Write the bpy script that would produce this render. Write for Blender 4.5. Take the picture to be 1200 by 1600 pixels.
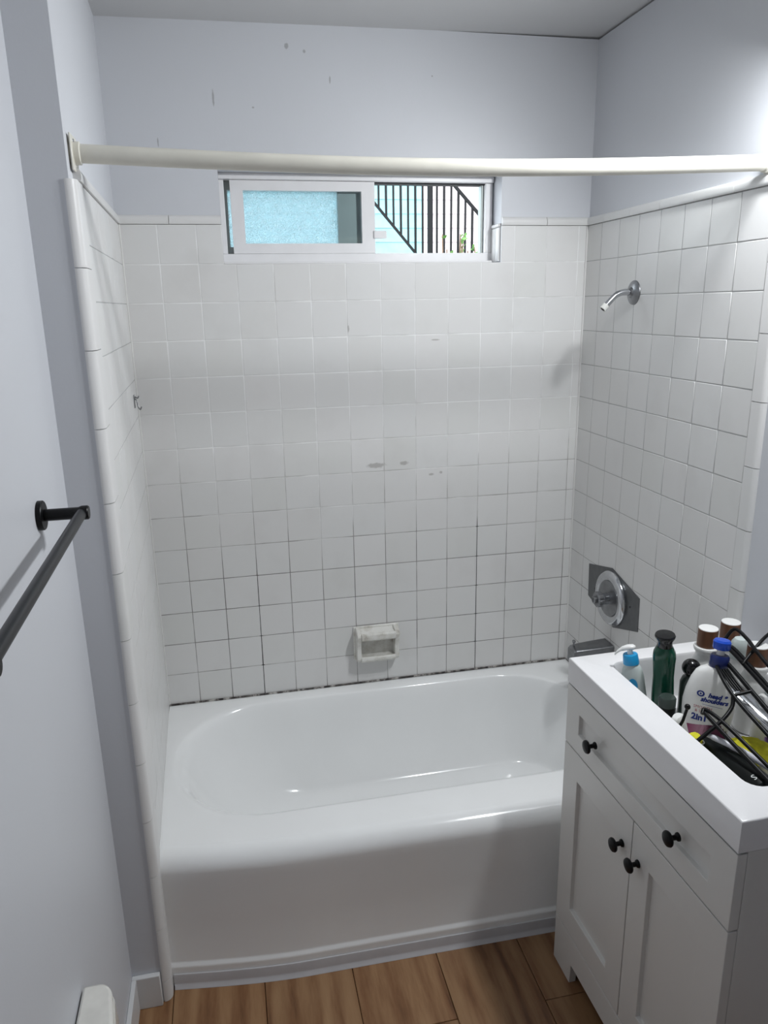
import bpy, bmesh, math, random
from mathutils import Vector, Matrix, Euler

random.seed(7)
for o in list(bpy.data.objects):
    bpy.data.objects.remove(o, do_unlink=True)
SC = bpy.context.scene
COL = SC.collection

# ------------------------------------------------------------------ camera
cam_d = bpy.data.cameras.new('camera')
cam_d.sensor_fit = 'VERTICAL'
cam_d.sensor_height = 32.0
cam_d.lens = 23.249
cam_d.clip_start = 0.02
cam = bpy.data.objects.new('camera', cam_d)
cam.location = (0.26553, -2.37217, 1.68995)
cam.rotation_euler = (1.29944, 0.01756, -0.20985)
COL.objects.link(cam)
SC.camera = cam

# ------------------------------------------------------------------ world, exposure
SKY_STRENGTH = 5.5
LAMP_STRENGTH = 3.0
VANITY_WATTS = 9.8
LAMP_COLOR = (0.95, 0.98, 1.0, 1)
SC.view_settings.view_transform = 'Standard'
SC.view_settings.look = 'None'
SC.view_settings.gamma = 1.0
SC.view_settings.use_curve_mapping = False
SC.view_settings.exposure = 0.0
world = bpy.data.worlds.new('sky')
SC.world = world
world.use_nodes = True
wb = world.node_tree.nodes['Background']
wb.inputs['Color'].default_value = (0.86, 0.94, 1.0, 1)
wb.inputs['Strength'].default_value = SKY_STRENGTH

# ------------------------------------------------------------------ materials
def srgb(r, g, b):
    f = lambda c: ((c / 255 + 0.055) / 1.055) ** 2.4 if c > 10 else c / 255 / 12.92
    return (f(r), f(g), f(b), 1)

class NT:
    """small node-tree helper"""
    def __init__(s, name):
        s.m = bpy.data.materials.new(name)
        s.m.use_nodes = True
        s.t = s.m.node_tree
        s.b = s.t.nodes['Principled BSDF']
    def n(s, typ, **kw):
        nd = s.t.nodes.new(typ)
        for k, v in kw.items():
            setattr(nd, k, v)
        return nd
    def l(s, a, b):
        s.t.links.new(a, b)
    def coord(s, scale=(1, 1, 1)):
        tc = s.n('ShaderNodeTexCoord')
        mp = s.n('ShaderNodeMapping')
        mp.inputs['Scale'].default_value = scale
        s.l(tc.outputs['Object'], mp.inputs['Vector'])
        return mp.outputs['Vector']
    def noise(s, vec, scale, detail=3, rough=0.5):
        nz = s.n('ShaderNodeTexNoise')
        nz.inputs['Scale'].default_value = scale
        nz.inputs['Detail'].default_value = detail
        nz.inputs['Roughness'].default_value = rough
        s.l(vec, nz.inputs['Vector'])
        return nz.outputs['Fac']
    def ramp(s, fac, stops):
        r = s.n('ShaderNodeValToRGB')
        els = r.color_ramp.elements
        els[0].position, els[0].color = stops[0]
        els[1].position, els[1].color = stops[-1]
        for p, c in stops[1:-1]:
            e = els.new(p); e.color = c
        s.l(fac, r.inputs['Fac'])
        return r.outputs['Color']
    def mix(s, fac, a, b, mode='MIX'):
        mx = s.n('ShaderNodeMix', data_type='RGBA', blend_type=mode)
        for sock, v in ((mx.inputs[0], fac), (mx.inputs[6], a), (mx.inputs[7], b)):
            if hasattr(v, 'links'):
                s.l(v, sock)
            else:
                sock.default_value = v
        return mx.outputs[2]
    def math(s, op, a, b=None, clamp=False):
        nd = s.n('ShaderNodeMath', operation=op, use_clamp=clamp)
        for i, v in enumerate((a, b)):
            if v is None: continue
            if hasattr(v, 'links'): s.l(v, nd.inputs[i])
            else: nd.inputs[i].default_value = v
        return nd.outputs[0]
    def maprange(s, v, a, b, c=0.0, d=1.0):
        nd = s.n('ShaderNodeMapRange')
        s.l(v, nd.inputs[0])
        for i, x in enumerate((a, b, c, d)): nd.inputs[i + 1].default_value = x
        return nd.outputs[0]
    def blobs(s, spots, src=None):
        """mask of small marks: (centre, half sizes)"""
        if src is None: src = s.n('ShaderNodeTexCoord').outputs['Object']
        nz = s.n('ShaderNodeTexNoise'); nz.inputs['Scale'].default_value = 90
        s.l(src, nz.inputs['Vector'])
        total = None
        for c, r in spots:
            mp = s.n('ShaderNodeMapping')
            mp.inputs['Location'].default_value = [-c[i] / r[i] for i in range(3)]
            mp.inputs['Scale'].default_value = [1 / r[i] for i in range(3)]
            s.l(src, mp.inputs['Vector'])
            ln = s.n('ShaderNodeVectorMath', operation='LENGTH')
            s.l(mp.outputs['Vector'], ln.inputs[0])
            d = s.math('ADD', ln.outputs['Value'], s.math('MULTIPLY', nz.outputs['Fac'], 0.9))
            v = s.maprange(d, 1.05, 1.5, 1.0, 0.0)
            total = v if total is None else s.math('MAXIMUM', total, v)
        return total
    def bump(s, h, strength=0.2, dist=0.002):
        bp = s.n('ShaderNodeBump')
        bp.inputs['Strength'].default_value = strength
        bp.inputs['Distance'].default_value = dist
        s.l(h, bp.inputs['Height'])
        s.l(bp.outputs['Normal'], s.b.inputs['Normal'])
    def color(s, c):
        if hasattr(c, 'links'): s.l(c, s.b.inputs['Base Color'])
        else: s.b.inputs['Base Color'].default_value = c
    def set(s, **kw):
        for k, v in kw.items():
            s.b.inputs[k.replace('_', ' ')].default_value = v

def simple(name, c, rough=0.5, metal=0.0, var=0.04, scale=20, **kw):
    m = NT(name)
    f = m.noise(m.coord(), scale)
    dark = tuple(x * (1 - var) for x in c[:3]) + (1,)
    lite = tuple(min(1, x * (1 + var)) for x in c[:3]) + (1,)
    m.color(m.ramp(f, [(0.3, dark), (0.7, lite)]))
    m.set(Roughness=rough, Metallic=metal)
    for k, v in kw.items():
        m.b.inputs[k.replace('_', ' ')].default_value = v
    return m.m

def paint(name, c, rough=0.45, marks=None, markcol=(0.25, 0.25, 0.25, 1)):
    m = NT(name)
    v = m.coord()
    big = m.noise(v, 1.6, 4)
    col = m.ramp(big, [(0.3, tuple(x * 0.965 for x in c[:3]) + (1,)), (0.7, c)])
    if marks:
        col = m.mix(m.math('MULTIPLY', m.blobs(marks), 0.6), col, markcol)
    m.color(col)
    m.set(Roughness=rough)
    fine = m.noise(v, 160, 4)
    wav = m.noise(v, 5, 2)
    m.bump(m.math('ADD', m.math('MULTIPLY', fine, 0.25), wav), 0.10, 0.006)
    return m.m

M = {}
WALLC = srgb(209, 211, 216)
M['paint'] = paint('painted_plaster', WALLC)
M['paint_back'] = paint('painted_plaster_marked', WALLC, marks=[
    ((0.290, 0.01, 2.262), (0.003, 0.05, 0.026)), ((0.503, 0.01, 2.40), (0.007, 0.05, 0.008)),
    ((0.553, 0.01, 2.389), (0.005, 0.05, 0.006)), ((0.624, 0.01, 2.319), (0.003, 0.05, 0.010)),
    ((0.129, 0.01, 2.144), (0.002, 0.05, 0.014)), ((0.93, 0.01, 2.34), (0.003, 0.05, 0.003)),
    ((0.40, 0.01, 2.24), (0.004, 0.05, 0.003))])
M['ceiling'] = paint('ceiling_paint', srgb(206, 206, 206), 0.3)
M['trim'] = paint('trim_paint', srgb(222, 223, 224), 0.35)

def tile_mat(name, marks=None):
    m = NT(name)
    oi = m.n('ShaderNodeObjectInfo')
    base = m.ramp(oi.outputs['Random'], [(0.0, srgb(221, 221, 219)), (0.35, srgb(224, 223, 222)), (0.7, srgb(223, 223, 222)), (1.0, srgb(226, 225, 224))])
    tc = m.n('ShaderNodeTexCoord')
    geo = m.n('ShaderNodeNewGeometry')
    f = m.noise(geo.outputs['Position'], 7, 4)
    col = m.mix(m.maprange(f, 0.52, 0.8, 0.0, 0.16), base, srgb(182, 179, 175))
    smudge = m.blobs([((0.735, 0, 1.178), (0.035, 0.05, 0.010)), ((0.83, 0, 1.180), (0.016, 0.05, 0.008)), ((0.958, 0, 1.141), (0.006, 0.05, 0.005)),
                      ((0.925, 0, 1.136), (0.010, 0.05, 0.005)), ((0.655, 0, 1.620), (0.004, 0.05, 0.012)), ((0.938, 0, 1.579), (0.016, 0.05, 0.003))], geo.outputs['Position'])
    col = m.mix(m.math('MULTIPLY', smudge, 0.45), col, srgb(120, 114, 108))
    m.color(col)
    m.set(Roughness=0.36)
    m.b.inputs['Specular IOR Level'].default_value = 0.35
    m.bump(m.noise(geo.outputs['Position'], 22, 2), 0.05, 0.004)
    return m.m
M['tile'] = tile_mat('glazed_tile')

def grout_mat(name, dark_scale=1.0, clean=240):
    m = NT(name)
    geo = m.n('ShaderNodeNewGeometry')
    sep = m.n('ShaderNodeSeparateXYZ')
    m.l(geo.outputs['Position'], sep.inputs[0])
    n1 = m.noise(geo.outputs['Position'], 3.2, 4)
    n2 = m.noise(geo.outputs['Position'], 14, 3)
    # grime is thick near the tub and where the shower wets the joints
    low = m.maprange(sep.outputs['Z'], 1.45, 0.70, 0.02, 0.46)
    g = m.math('ADD', low, m.math('MULTIPLY', m.math('SUBTRACT', n1, 0.5), 1.1))
    g = m.math('ADD', g, m.math('MULTIPLY', m.math('SUBTRACT', n2, 0.5), 0.5))
    # one cracked joint that has gone black
    dx = m.math('ABSOLUTE', m.math('SUBTRACT', sep.outputs['X'], 1.0905))
    crack = m.math('MULTIPLY', m.maprange(dx, 0.004, 0.006, 1.0, 0.0), m.maprange(sep.outputs['Z'], 0.98, 0.92, 0.0, 1.0))
    dx2 = m.math('ABSOLUTE', m.math('SUBTRACT', sep.outputs['X'], 0.3233))
    crack2 = m.math('MULTIPLY', m.maprange(dx2, 0.004, 0.006, 0.7, 0.0), m.maprange(sep.outputs['Z'], 0.85, 0.75, 0.0, 1.0))
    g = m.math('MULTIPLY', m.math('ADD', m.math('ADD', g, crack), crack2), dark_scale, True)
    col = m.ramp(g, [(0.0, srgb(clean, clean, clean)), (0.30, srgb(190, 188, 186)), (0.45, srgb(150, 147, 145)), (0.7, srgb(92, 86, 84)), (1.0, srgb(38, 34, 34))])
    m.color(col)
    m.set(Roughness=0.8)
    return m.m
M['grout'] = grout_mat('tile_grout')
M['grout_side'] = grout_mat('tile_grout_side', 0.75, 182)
M['mold'] = None
def caulk_mat():
    m = NT('stained_caulk')
    f = m.noise(m.coord(), 38, 5, 0.7)
    m.color(m.ramp(f, [(0.40, srgb(35, 32, 32)), (0.50, srgb(90, 85, 82)), (0.60, srgb(185, 182, 178))]))
    m.set(Roughness=0.6)
    return m.m
M['caulk'] = caulk_mat()
M['teflon_white'] = simple('white_caulk', srgb(222, 221, 219), 0.5)

def tub_mat():
    m = NT('tub_enamel')
    f = m.noise(m.coord(), 3, 4)
    col = m.ramp(f, [(0.3, srgb(242, 243, 243)), (0.7, srgb(247, 248, 248))])
    mk = m.blobs([((0.800, -0.755, 0.379), (0.0025, 0.03, 0.008)), ((0.362, -0.700, 0.388), (0.010, 0.004, 0.02)),
                  ((0.300, -0.74, 0.388), (0.003, 0.003, 0.02))])
    col = m.mix(mk, col, srgb(60, 50, 46))
    m.color(col)
    m.set(Roughness=0.14)
    m.b.inputs['Coat Weight'].default_value = 0.3
    m.b.inputs['Coat Roughness'].default_value = 0.08
    m.bump(m.noise(m.coord(), 9, 2), 0.05, 0.004)
    return m.m
M['tub'] = tub_mat()
M['vinyl'] = simple('vinyl_strip', srgb(196, 195, 198), 0.35)
M['ceramic'] = simple('old_ceramic', srgb(226, 224, 218), 0.2, var=0.06, scale=30)
def worn_ceramic():
    m = NT('worn_ceramic')
    f = m.noise(m.coord(), 26, 5, 0.65)
    m.color(m.ramp(f, [(0.45, srgb(226, 225, 220)), (0.62, srgb(205, 202, 194)), (0.75, srgb(150, 142, 130))]))
    m.set(Roughness=0.3)
    m.bump(f, 0.3, 0.004)
    return m.m
M['ceramic_worn'] = worn_ceramic()
M['rod'] = simple('enamelled_rod', srgb(226, 223, 212), 0.28)
M['chrome'] = simple('chrome', (0.55, 0.56, 0.58, 1), 0.13, 1.0, 0.08, 40)
M['chrome_dull'] = simple('dull_chrome', (0.26, 0.265, 0.275, 1), 0.33, 1.0, 0.15, 30)
M['steel_plate'] = simple('brushed_plate', (0.16, 0.165, 0.17, 1), 0.42, 0.9, 0.1, 30)
M['teflon'] = simple('thread_tape', srgb(225, 225, 220), 0.7)
M['black'] = simple('matte_black_metal', srgb(10, 10, 12), 0.38, 0.0, Specular_IOR_Level=0.22)
M['bar'] = simple('satin_black_bar', srgb(20, 22, 26), 0.36, 0.0, Specular_IOR_Level=0.4)
M['cabinet'] = paint('cabinet_paint', srgb(222, 221, 218), 0.32)
M['counter'] = simple('cultured_marble', srgb(234, 233, 234), 0.18, var=0.01)
M['vinyl_frame'] = simple('window_vinyl', srgb(232, 231, 232), 0.35, var=0.02)
M['dark_gap'] = simple('dark_rubber', srgb(40, 40, 42), 0.7)
M['grey_stile'] = simple('grey_aluminium', srgb(150, 156, 154), 0.4, 0.3)

def wood_floor():
    m = NT('vinyl_plank')
    oi = m.n('ShaderNodeObjectInfo')
    geo = m.n('ShaderNodeNewGeometry')
    mp = m.n('ShaderNodeMapping')
    m.l(geo.outputs['Position'], mp.inputs['Vector'])
    cmb = m.n('ShaderNodeCombineXYZ')
    m.l(m.math('MULTIPLY', oi.outputs['Random'], 31.0), cmb.inputs[1])
    m.l(cmb.outputs[0], mp.inputs['Location'])
    mp.inputs['Scale'].default_value = (9, 1.1, 1)
    g1 = m.noise(mp.outputs[0], 1.6, 6, 0.6)
    g2 = m.noise(mp.outputs[0], 7.0, 4, 0.6)
    wv = m.n('ShaderNodeTexWave', wave_type='BANDS', bands_direction='X')
    wv.inputs['Scale'].default_value = 0.55
    wv.inputs['Distortion'].default_value = 9.0
    wv.inputs['Detail'].default_value = 3
    m.l(mp.outputs[0], wv.inputs['Vector'])
    f = m.math('ADD', m.math('MULTIPLY', g1, 0.55), m.math('ADD', m.math('MULTIPLY', g2, 0.33), m.math('MULTIPLY', wv.outputs['Fac'], 0.12)))
    col = m.ramp(f, [(0.30, srgb(104, 66, 40)), (0.42, srgb(150, 106, 70)), (0.56, srgb(178, 136, 96)), (0.75, srgb(196, 156, 114))])
    tone = m.ramp(oi.outputs['Random'], [(0, (0.60, 0.60, 0.60, 1)), (0.5, (0.74, 0.76, 0.78, 1)), (1, (0.68, 0.66, 0.65, 1))])
    m.color(m.mix(1.0, col, tone, 'MULTIPLY'))
    m.set(Roughness=0.42)
    m.bump(g2, 0.15, 0.001)
    return m.m
M['plank'] = wood_floor()
M['subfloor'] = simple('dark_joint', srgb(58, 40, 28), 0.8)

def textured_glass():
    m = NT('obscure_glass')
    t = m.t
    v = m.coord()
    vor = m.n('ShaderNodeTexVoronoi', feature='DISTANCE_TO_EDGE')
    vor.inputs['Scale'].default_value = 75
    nz = m.n('ShaderNodeTexNoise'); nz.inputs['Scale'].default_value = 30; nz.inputs['Detail'].default_value = 3
    m.l(v, nz.inputs['Vector'])
    mv = m.mix(0.12, v, nz.outputs['Color'])
    m.l(mv, vor.inputs['Vector'])
    bp = m.n('ShaderNodeBump'); bp.inputs['Strength'].default_value = 0.9; bp.inputs['Distance'].default_value = 0.004
    m.l(vor.outputs['Distance'], bp.inputs['Height'])
    tr = m.n('ShaderNodeBsdfTranslucent'); tr.inputs['Color'].default_value = (0.52, 0.585, 0.605, 1)
    m.l(bp.outputs['Normal'], tr.inputs['Normal'])
    tp = m.n('ShaderNodeBsdfTransparent'); tp.inputs['Color'].default_value = (0.70, 0.79, 0.82, 1)
    gl = m.n('ShaderNodeBsdfGlossy'); gl.inputs['Roughness'].default_value = 0.15
    m.l(bp.outputs['Normal'], gl.inputs['Normal'])
    a = m.n('ShaderNodeMixShader')
    m.l(m.maprange(vor.outputs['Distance'], 0.0, 0.25, 0.35, 0.85), a.inputs[0]); m.l(tp.outputs[0], a.inputs[1]); m.l(tr.outputs[0], a.inputs[2])
    b = m.n('ShaderNodeMixShader'); b.inputs[0].default_value = 0.05
    m.l(a.outputs[0], b.inputs[1]); m.l(gl.outputs[0], b.inputs[2])
    m.l(b.outputs[0], t.nodes['Material Output'].inputs['Surface'])
    return m.m
M['obscure'] = textured_glass()

def clear_glass(name, tint, opac=0.08):
    m = NT(name)
    tp = m.n('ShaderNodeBsdfTransparent'); tp.inputs['Color'].default_value = tint
    gl = m.n('ShaderNodeBsdfGlossy'); gl.inputs['Roughness'].default_value = 0.05
    b = m.n('ShaderNodeMixShader'); b.inputs[0].default_value = opac
    m.l(tp.outputs[0], b.inputs[1]); m.l(gl.outputs[0], b.inputs[2])
    m.l(b.outputs[0], m.t.nodes['Material Output'].inputs['Surface'])
    return m.m
M['clear'] = clear_glass('tinted_sash_glass', (0.93, 0.98, 0.99, 1))

def emit(name, c, s):
    m = NT(name)
    m.set(Emission_Strength=s)
    m.b.inputs['Emission Color'].default_value = c
    m.color((0.9, 0.9, 0.9, 1))
    return m.m
M['lampglass'] = emit('lit_lamp_glass', LAMP_COLOR, LAMP_STRENGTH)

# ------------------------------------------------------------------ mesh helpers
def finish(bm, name, mat, parent=None, smooth=True, ang=0.6, bevel=0.0, seg=2):
    bmesh.ops.recalc_face_normals(bm, faces=bm.faces)
    if smooth:
        for f in bm.faces: f.smooth = True
        for e in bm.edges:
            if len(e.link_faces) == 2 and e.calc_face_angle(0) > ang: e.smooth = False
    me = bpy.data.meshes.new(name)
    bm.to_mesh(me); bm.free()
    me.materials.append(mat)
    o = bpy.data.objects.new(name, me)
    COL.objects.link(o)
    if parent: o.parent = parent
    if bevel:
        md = o.modifiers.new('bevel', 'BEVEL')
        md.width = bevel; md.segments = seg; md.limit_method = 'ANGLE'; md.angle_limit = 0.7
        md.harden_normals = False
    return o

def box(bm, a, b):
    x0, y0, z0 = a; x1, y1, z1 = b
    vs = [bm.verts.new(p) for p in ((x0,y0,z0),(x1,y0,z0),(x1,y1,z0),(x0,y1,z0),(x0,y0,z1),(x1,y0,z1),(x1,y1,z1),(x0,y1,z1))]
    for q in ((0,3,2,1),(4,5,6,7),(0,1,5,4),(1,2,6,5),(2,3,7,6),(3,0,4,7)):
        bm.faces.new([vs[i] for i in q])
    return vs

def boxes(name, lst, mat, parent=None, bevel=0.0, seg=2):
    bm = bmesh.new()
    for a, b in lst: box(bm, a, b)
    return finish(bm, name, mat, parent, smooth=bool(bevel), bevel=bevel, seg=seg)

def prism(name, poly, axis, lo, hi, mat, parent=None, bevel=0.0, smooth=False, ang=0.6):
    """poly: 2d points in the two other axes (in xyz order)"""
    bm = bmesh.new()
    def P(p, t):
        if axis == 'x': return (t, p[0], p[1])
        if axis == 'y': return (p[0], t, p[1])
        return (p[0], p[1], t)
    A = [bm.verts.new(P(p, lo)) for p in poly]
    B = [bm.verts.new(P(p, hi)) for p in poly]
    n = len(poly)
    bm.faces.new(A); bm.faces.new(B[::-1])
    for i in range(n): bm.faces.new((A[i], B[i], B[(i+1) % n], A[(i+1) % n]))
    return finish(bm, name, mat, parent, smooth=smooth or bool(bevel), ang=ang, bevel=bevel)

def rings(bm, rs, close=True, cap0=False, cap1=False):
    vr = [[bm.verts.new(p) for p in r] for r in rs]
    n = len(rs[0])
    for a, b in zip(vr, vr[1:]):
        for i in range(n if close else n - 1):
            j = (i + 1) % n
            bm.faces.new((a[i], a[j], b[j], b[i]))
    if cap0: bm.faces.new(vr[0][::-1])
    if cap1: bm.faces.new(vr[-1])
    return vr

def lathe(name, prof, mat, parent=None, loc=(0,0,0), axis='z', seg=28, sx=1.0, sy=1.0, ang=0.6, rot=None):
    bm = bmesh.new()
    rs = []
    for r, h in prof:
        ring = []
        for i in range(seg):
            t = 2 * math.pi * i / seg
            ring.append((max(r, 1e-5) * math.cos(t) * sx, max(r, 1e-5) * math.sin(t) * sy, h))
        rs.append(ring)
    rings(bm, rs, True, True, True)
    if axis == 'x': bmesh.ops.transform(bm, matrix=Matrix.Rotation(math.pi/2, 4, 'Y'), verts=bm.verts)
    if axis == '-x': bmesh.ops.transform(bm, matrix=Matrix.Rotation(-math.pi/2, 4, 'Y'), verts=bm.verts)
    if axis == '-y': bmesh.ops.transform(bm, matrix=Matrix.Rotation(math.pi/2, 4, 'X'), verts=bm.verts)
    if rot is not None: bmesh.ops.transform(bm, matrix=rot, verts=bm.verts)
    bmesh.ops.translate(bm, vec=loc, verts=bm.verts)
    return finish(bm, name, mat, parent, ang=ang)

def catmull(pts, sub=6):
    P = [Vector(p) for p in pts]
    if len(P) < 3: return P
    out = []
    for i in range(len(P) - 1):
        p0 = P[i-1] if i else P[0] * 2 - P[1]
        p1, p2 = P[i], P[i+1]
        p3 = P[i+2] if i + 2 < len(P) else P[-1] * 2 - P[-2]
        for k in range(sub):
            t = k / sub
            out.append(0.5 * ((2*p1) + (p2-p0)*t + (2*p0-5*p1+4*p2-p3)*t*t + (3*p1-p0-3*p2+p3)*t**3))
    out.append(P[-1])
    return out

def tube(name, pts, r, mat, parent=None, seg=12, sub=6, smooth_path=True):
    path = catmull(pts, sub) if smooth_path else [Vector(p) for p in pts]
    rad = r if hasattr(r, '__len__') else [r] * len(path)
    if len(rad) != len(path):
        rad = [rad[min(int(i * (len(rad)-1) / (len(path)-1) + .5), len(rad)-1)] for i in range(len(path))]
    bm = bmesh.new()
    up = Vector((0, 0, 1))
    rs = []
    prev = None
    for i, p in enumerate(path):
        d = (path[min(i+1, len(path)-1)] - path[max(i-1, 0)]).normalized()
        if prev is None:
            a = d.cross(up)
            if a.length < 1e-3: a = d.cross(Vector((0, 1, 0)))
        else:
            a = prev - d * prev.dot(d)
        a.normalize(); b = d.cross(a); prev = a
        rs.append([p + (a * math.cos(2*math.pi*k/seg) + b * math.sin(2*math.pi*k/seg)) * rad[i] for k in range(seg)])
    rings(bm, rs, True, True, True)
    return finish(bm, name, mat, parent, ang=0.9)

def tag(o, label, cat, group=None, kind=None):
    o['label'] = label; o['category'] = cat
    if group: o['group'] = group
    if kind: o['kind'] = kind
    return o

def struct(o, label=None, cat=None):
    o['kind'] = 'structure'
    if label: o['label'] = label
    if cat: o['category'] = cat
    return o

def thing(name, loc, label, cat, group=None, rot=(0, 0, 0)):
    o = bpy.data.objects.new(name, None)
    o.empty_display_size = 0.05
    COL.objects.link(o)
    o.location = loc; o.rotation_euler = rot
    return tag(o, label, cat, group)

def share(o, name, loc, parent=None, rot=None, scale=None):
    c = bpy.data.objects.new(name, o.data)
    COL.objects.link(c)
    c.location = loc
    if rot: c.rotation_euler = rot
    if scale: c.scale = scale
    if parent: c.parent = parent
    return c

# ------------------------------------------------------------------ dimensions (metres, floor z = 0, tile face of the back wall y = 0)
P = 0.1096                 # tile pitch
ZT = 1.925                 # top of the field tiles
W = 1.4496                 # tile face of the right wall
C1 = 0.1041                # first column joint
RIM = 0.388
def lx(y):                 # face of the slightly skewed left tile wall
    return -0.0285 * y
def ceil_z(x): return 2.449 + 0.0115 * x
ROOM_L = -0.068
RET_Y = -0.797
BACK = -2.95
WX0, WX1, WZ0, WZ1 = 0.288, 1.156, 1.815, 2.078   # window opening

# ------------------------------------------------------------------ setting: floor
floor = struct(boxes('floor', [((-0.3, BACK - 0.1, -0.06), (1.75, 0.3, -0.006))], M['subfloor']), 'brown wood-look plank floor in front of the tub', 'floor')
pl_w = 0.229
xs = [0.482 + pl_w * k for k in range(-3, 5)]
for ci, x0 in enumerate(xs):
    y = -0.70 + [0.0, 0.22, -0.31, 0.13, -0.38, 0.31, -0.1, 0.2][ci]
    y = min(y, -0.66) if y > -0.66 else y
    top = -0.66
    ends = [top]
    e = y - 0.35 if ci % 2 else y - 0.9
    while e > BACK:
        ends.append(e); e -= 1.22
    ends.append(BACK)
    for a, b in zip(ends, ends[1:]):
        xa, xb = max(x0, ROOM_L - 0.02) + 0.0007, min(x0 + pl_w, 1.47) - 0.0007
        if xb - xa < 0.02: continue
        boxes('plank', [((xa, b + 0.0007, -0.006), (xb, a - 0.0007, 0.0))], M['plank'], floor, bevel=0.0012, seg=1)

# ------------------------------------------------------------------ setting: ceiling and walls
bm = bmesh.new()
vs = box(bm, (-0.4, BACK - 0.15, 0), (1.8, 0.25, 0.1))
for v in bm.verts: v.co.z += ceil_z(v.co.x)
struct(finish(bm, 'ceiling', M['ceiling'], smooth=False), 'flat grey-white painted ceiling', 'ceiling')

PB = 0.009     # painted plaster sits this far behind the tile faces
wall_back = struct(boxes('wall_back', [
    ((-0.25, PB, -0.05), (1.70, 0.17, WZ0)), ((-0.25, PB, WZ1), (1.70, 0.17, 2.46)),
    ((-0.25, PB, WZ0), (WX0, 0.17, WZ1)), ((WX1, PB, WZ0), (1.70, 0.17, WZ1))], M['paint_back']),
    'pale blue-grey painted back wall above white square tiles', 'wall')
wall_right = struct(boxes('wall_right', [((W + PB, BACK, -0.05), (1.70, PB, 2.46))], M['paint']),
    'pale grey painted right wall above white tiles', 'wall')
# left: alcove block with its return face, then the room wall
wall_left = struct(prism('wall_left', [(-0.25, PB), (-PB, PB), (lx(-0.79) - PB, -0.7925), (lx(-0.79) - PB - 0.0035, RET_Y), (-0.25, RET_Y)], 'z', -0.05, 2.45, M['paint'], smooth=True, ang=0.8),
    'painted left alcove wall with narrow return beside the tub', 'wall')
wall_left_room = struct(boxes('wall_left_room', [((-0.25, BACK, -0.05), (ROOM_L, RET_Y, 2.46))], M['paint']),
    'pale painted room wall carrying the black towel bar', 'wall')
struct(boxes('wall_front', [((-0.25, BACK - 0.1, -0.05), (1.70, BACK, 2.46))], M['paint']), 'painted wall behind the camera', 'wall')

# ------------------------------------------------------------------ tiles
def tile_mesh(w, h, t=0.0085, e=0.0016):
    """one glazed tile lying in the xz plane, face towards -y at y=0"""
    bm = bmesh.new()
    g = 0.0008
    def R(ix, y): 
        a, b = w/2 - ix, h/2 - ix
        return [(-a, y, -b), (a, y, -b), (a, y, b), (-a, y, b)]
    rings(bm, [R(0, t), R(0, e*0.8), R(e*0.35, e*0.22), R(e, 0.0)], True, False, True)
    bmesh.ops.recalc_face_normals(bm, faces=bm.faces)
    big = max(bm.faces, key=lambda f: f.calc_area())
    for f in bm.faces: f.smooth = f is not big
    me = bpy.data.meshes.new('tile')
    bm.to_mesh(me); bm.free()
    # bm faces may point inwards for an open shell: make sure the glaze faces -y
    if sum(p.normal.y * p.area for p in me.polygons) > 0: me.flip_normals()
    me.materials.append(M['tile'])
    return me
_cache = {}
def tile(parent, cx, cz, w, h, mapper, rotz):
    k = (round(w, 4), round(h, 4))
    if k not in _cache: _cache[k] = tile_mesh(w - 0.0015, h - 0.0015)
    o = bpy.data.objects.new('tile', _cache[k])
    COL.objects.link(o)
    o.parent = parent
    o.location = mapper(cx, cz)
    o.rotation_euler = (random.gauss(0, 0.0022), 0, rotz + random.gauss(0, 0.0022))
    return o
RZ = [ZT - P * j for j in range(15)]           # row joints, 14 rows
cols_back = [0.0, C1] + [C1 + P * i for i in range(1, 13)] + [W]
# grout bed, with the window notch
boxes('grout', [((0, 0.0006, RIM - 0.01), (W, PB, WZ0)), ((0, 0.0006, WZ0), (WX0, PB, ZT)), ((WX1, 0.0006, WZ0), (W, PB, ZT))], M['grout'], wall_back)
for r in range(14):
    z1, z0 = RZ[r], RZ[r+1]
    for c in range(14):
        x0, x1 = cols_back[c], cols_back[c+1]
        if r == 0:
            if x0 >= WX0 - 0.004 and x1 <= WX1 + 0.004: continue
            if x0 < WX0 < x1: x1 = WX0
            if x0 < WX1 < x1: x0 = WX1
            if x1 - x0 < 0.012: continue
        if c == 13 and r in (9, 10, 11, 12, 13): pass
        tile(wall_back, (x0+x1)/2, (z0+z1)/2, x1-x0, z1-z0, lambda a, b: (a, 0.0, b), 0)
# right wall: columns from the back corner forward
SR = 0.0966
cols_r = [0.0, SR] + [SR + P * i for i in range(1, 8)]
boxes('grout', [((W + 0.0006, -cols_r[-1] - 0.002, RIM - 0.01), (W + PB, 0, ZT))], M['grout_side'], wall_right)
for r in range(14):
    for c in range(8):
        y0, y1 = cols_r[c], cols_r[c+1]
        tile(wall_right, (y0+y1)/2, (RZ[r]+RZ[r+1])/2, y1-y0, P, lambda a, b: (W, -a, b), -math.pi/2)
# left wall
SKEW = math.atan(0.0285)
cols_l = [0.0, 0.060] + [0.060 + P * i for i in range(1, 7)]
bm = bmesh.new()
vs = box(bm, (-PB, -0.72, RIM - 0.01), (-0.0006, 0, ZT))
for v in bm.verts: v.co.x += lx(v.co.y)
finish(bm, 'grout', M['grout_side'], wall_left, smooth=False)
for r in range(14):
    for c in range(7):
        y0, y1 = cols_l[c], cols_l[c+1]
        tile(wall_left, (y0+y1)/2, (RZ[r]+RZ[r+1])/2, y1-y0, P, lambda a, b: (lx(-a), -a, b), math.pi/2 + SKEW)

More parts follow.
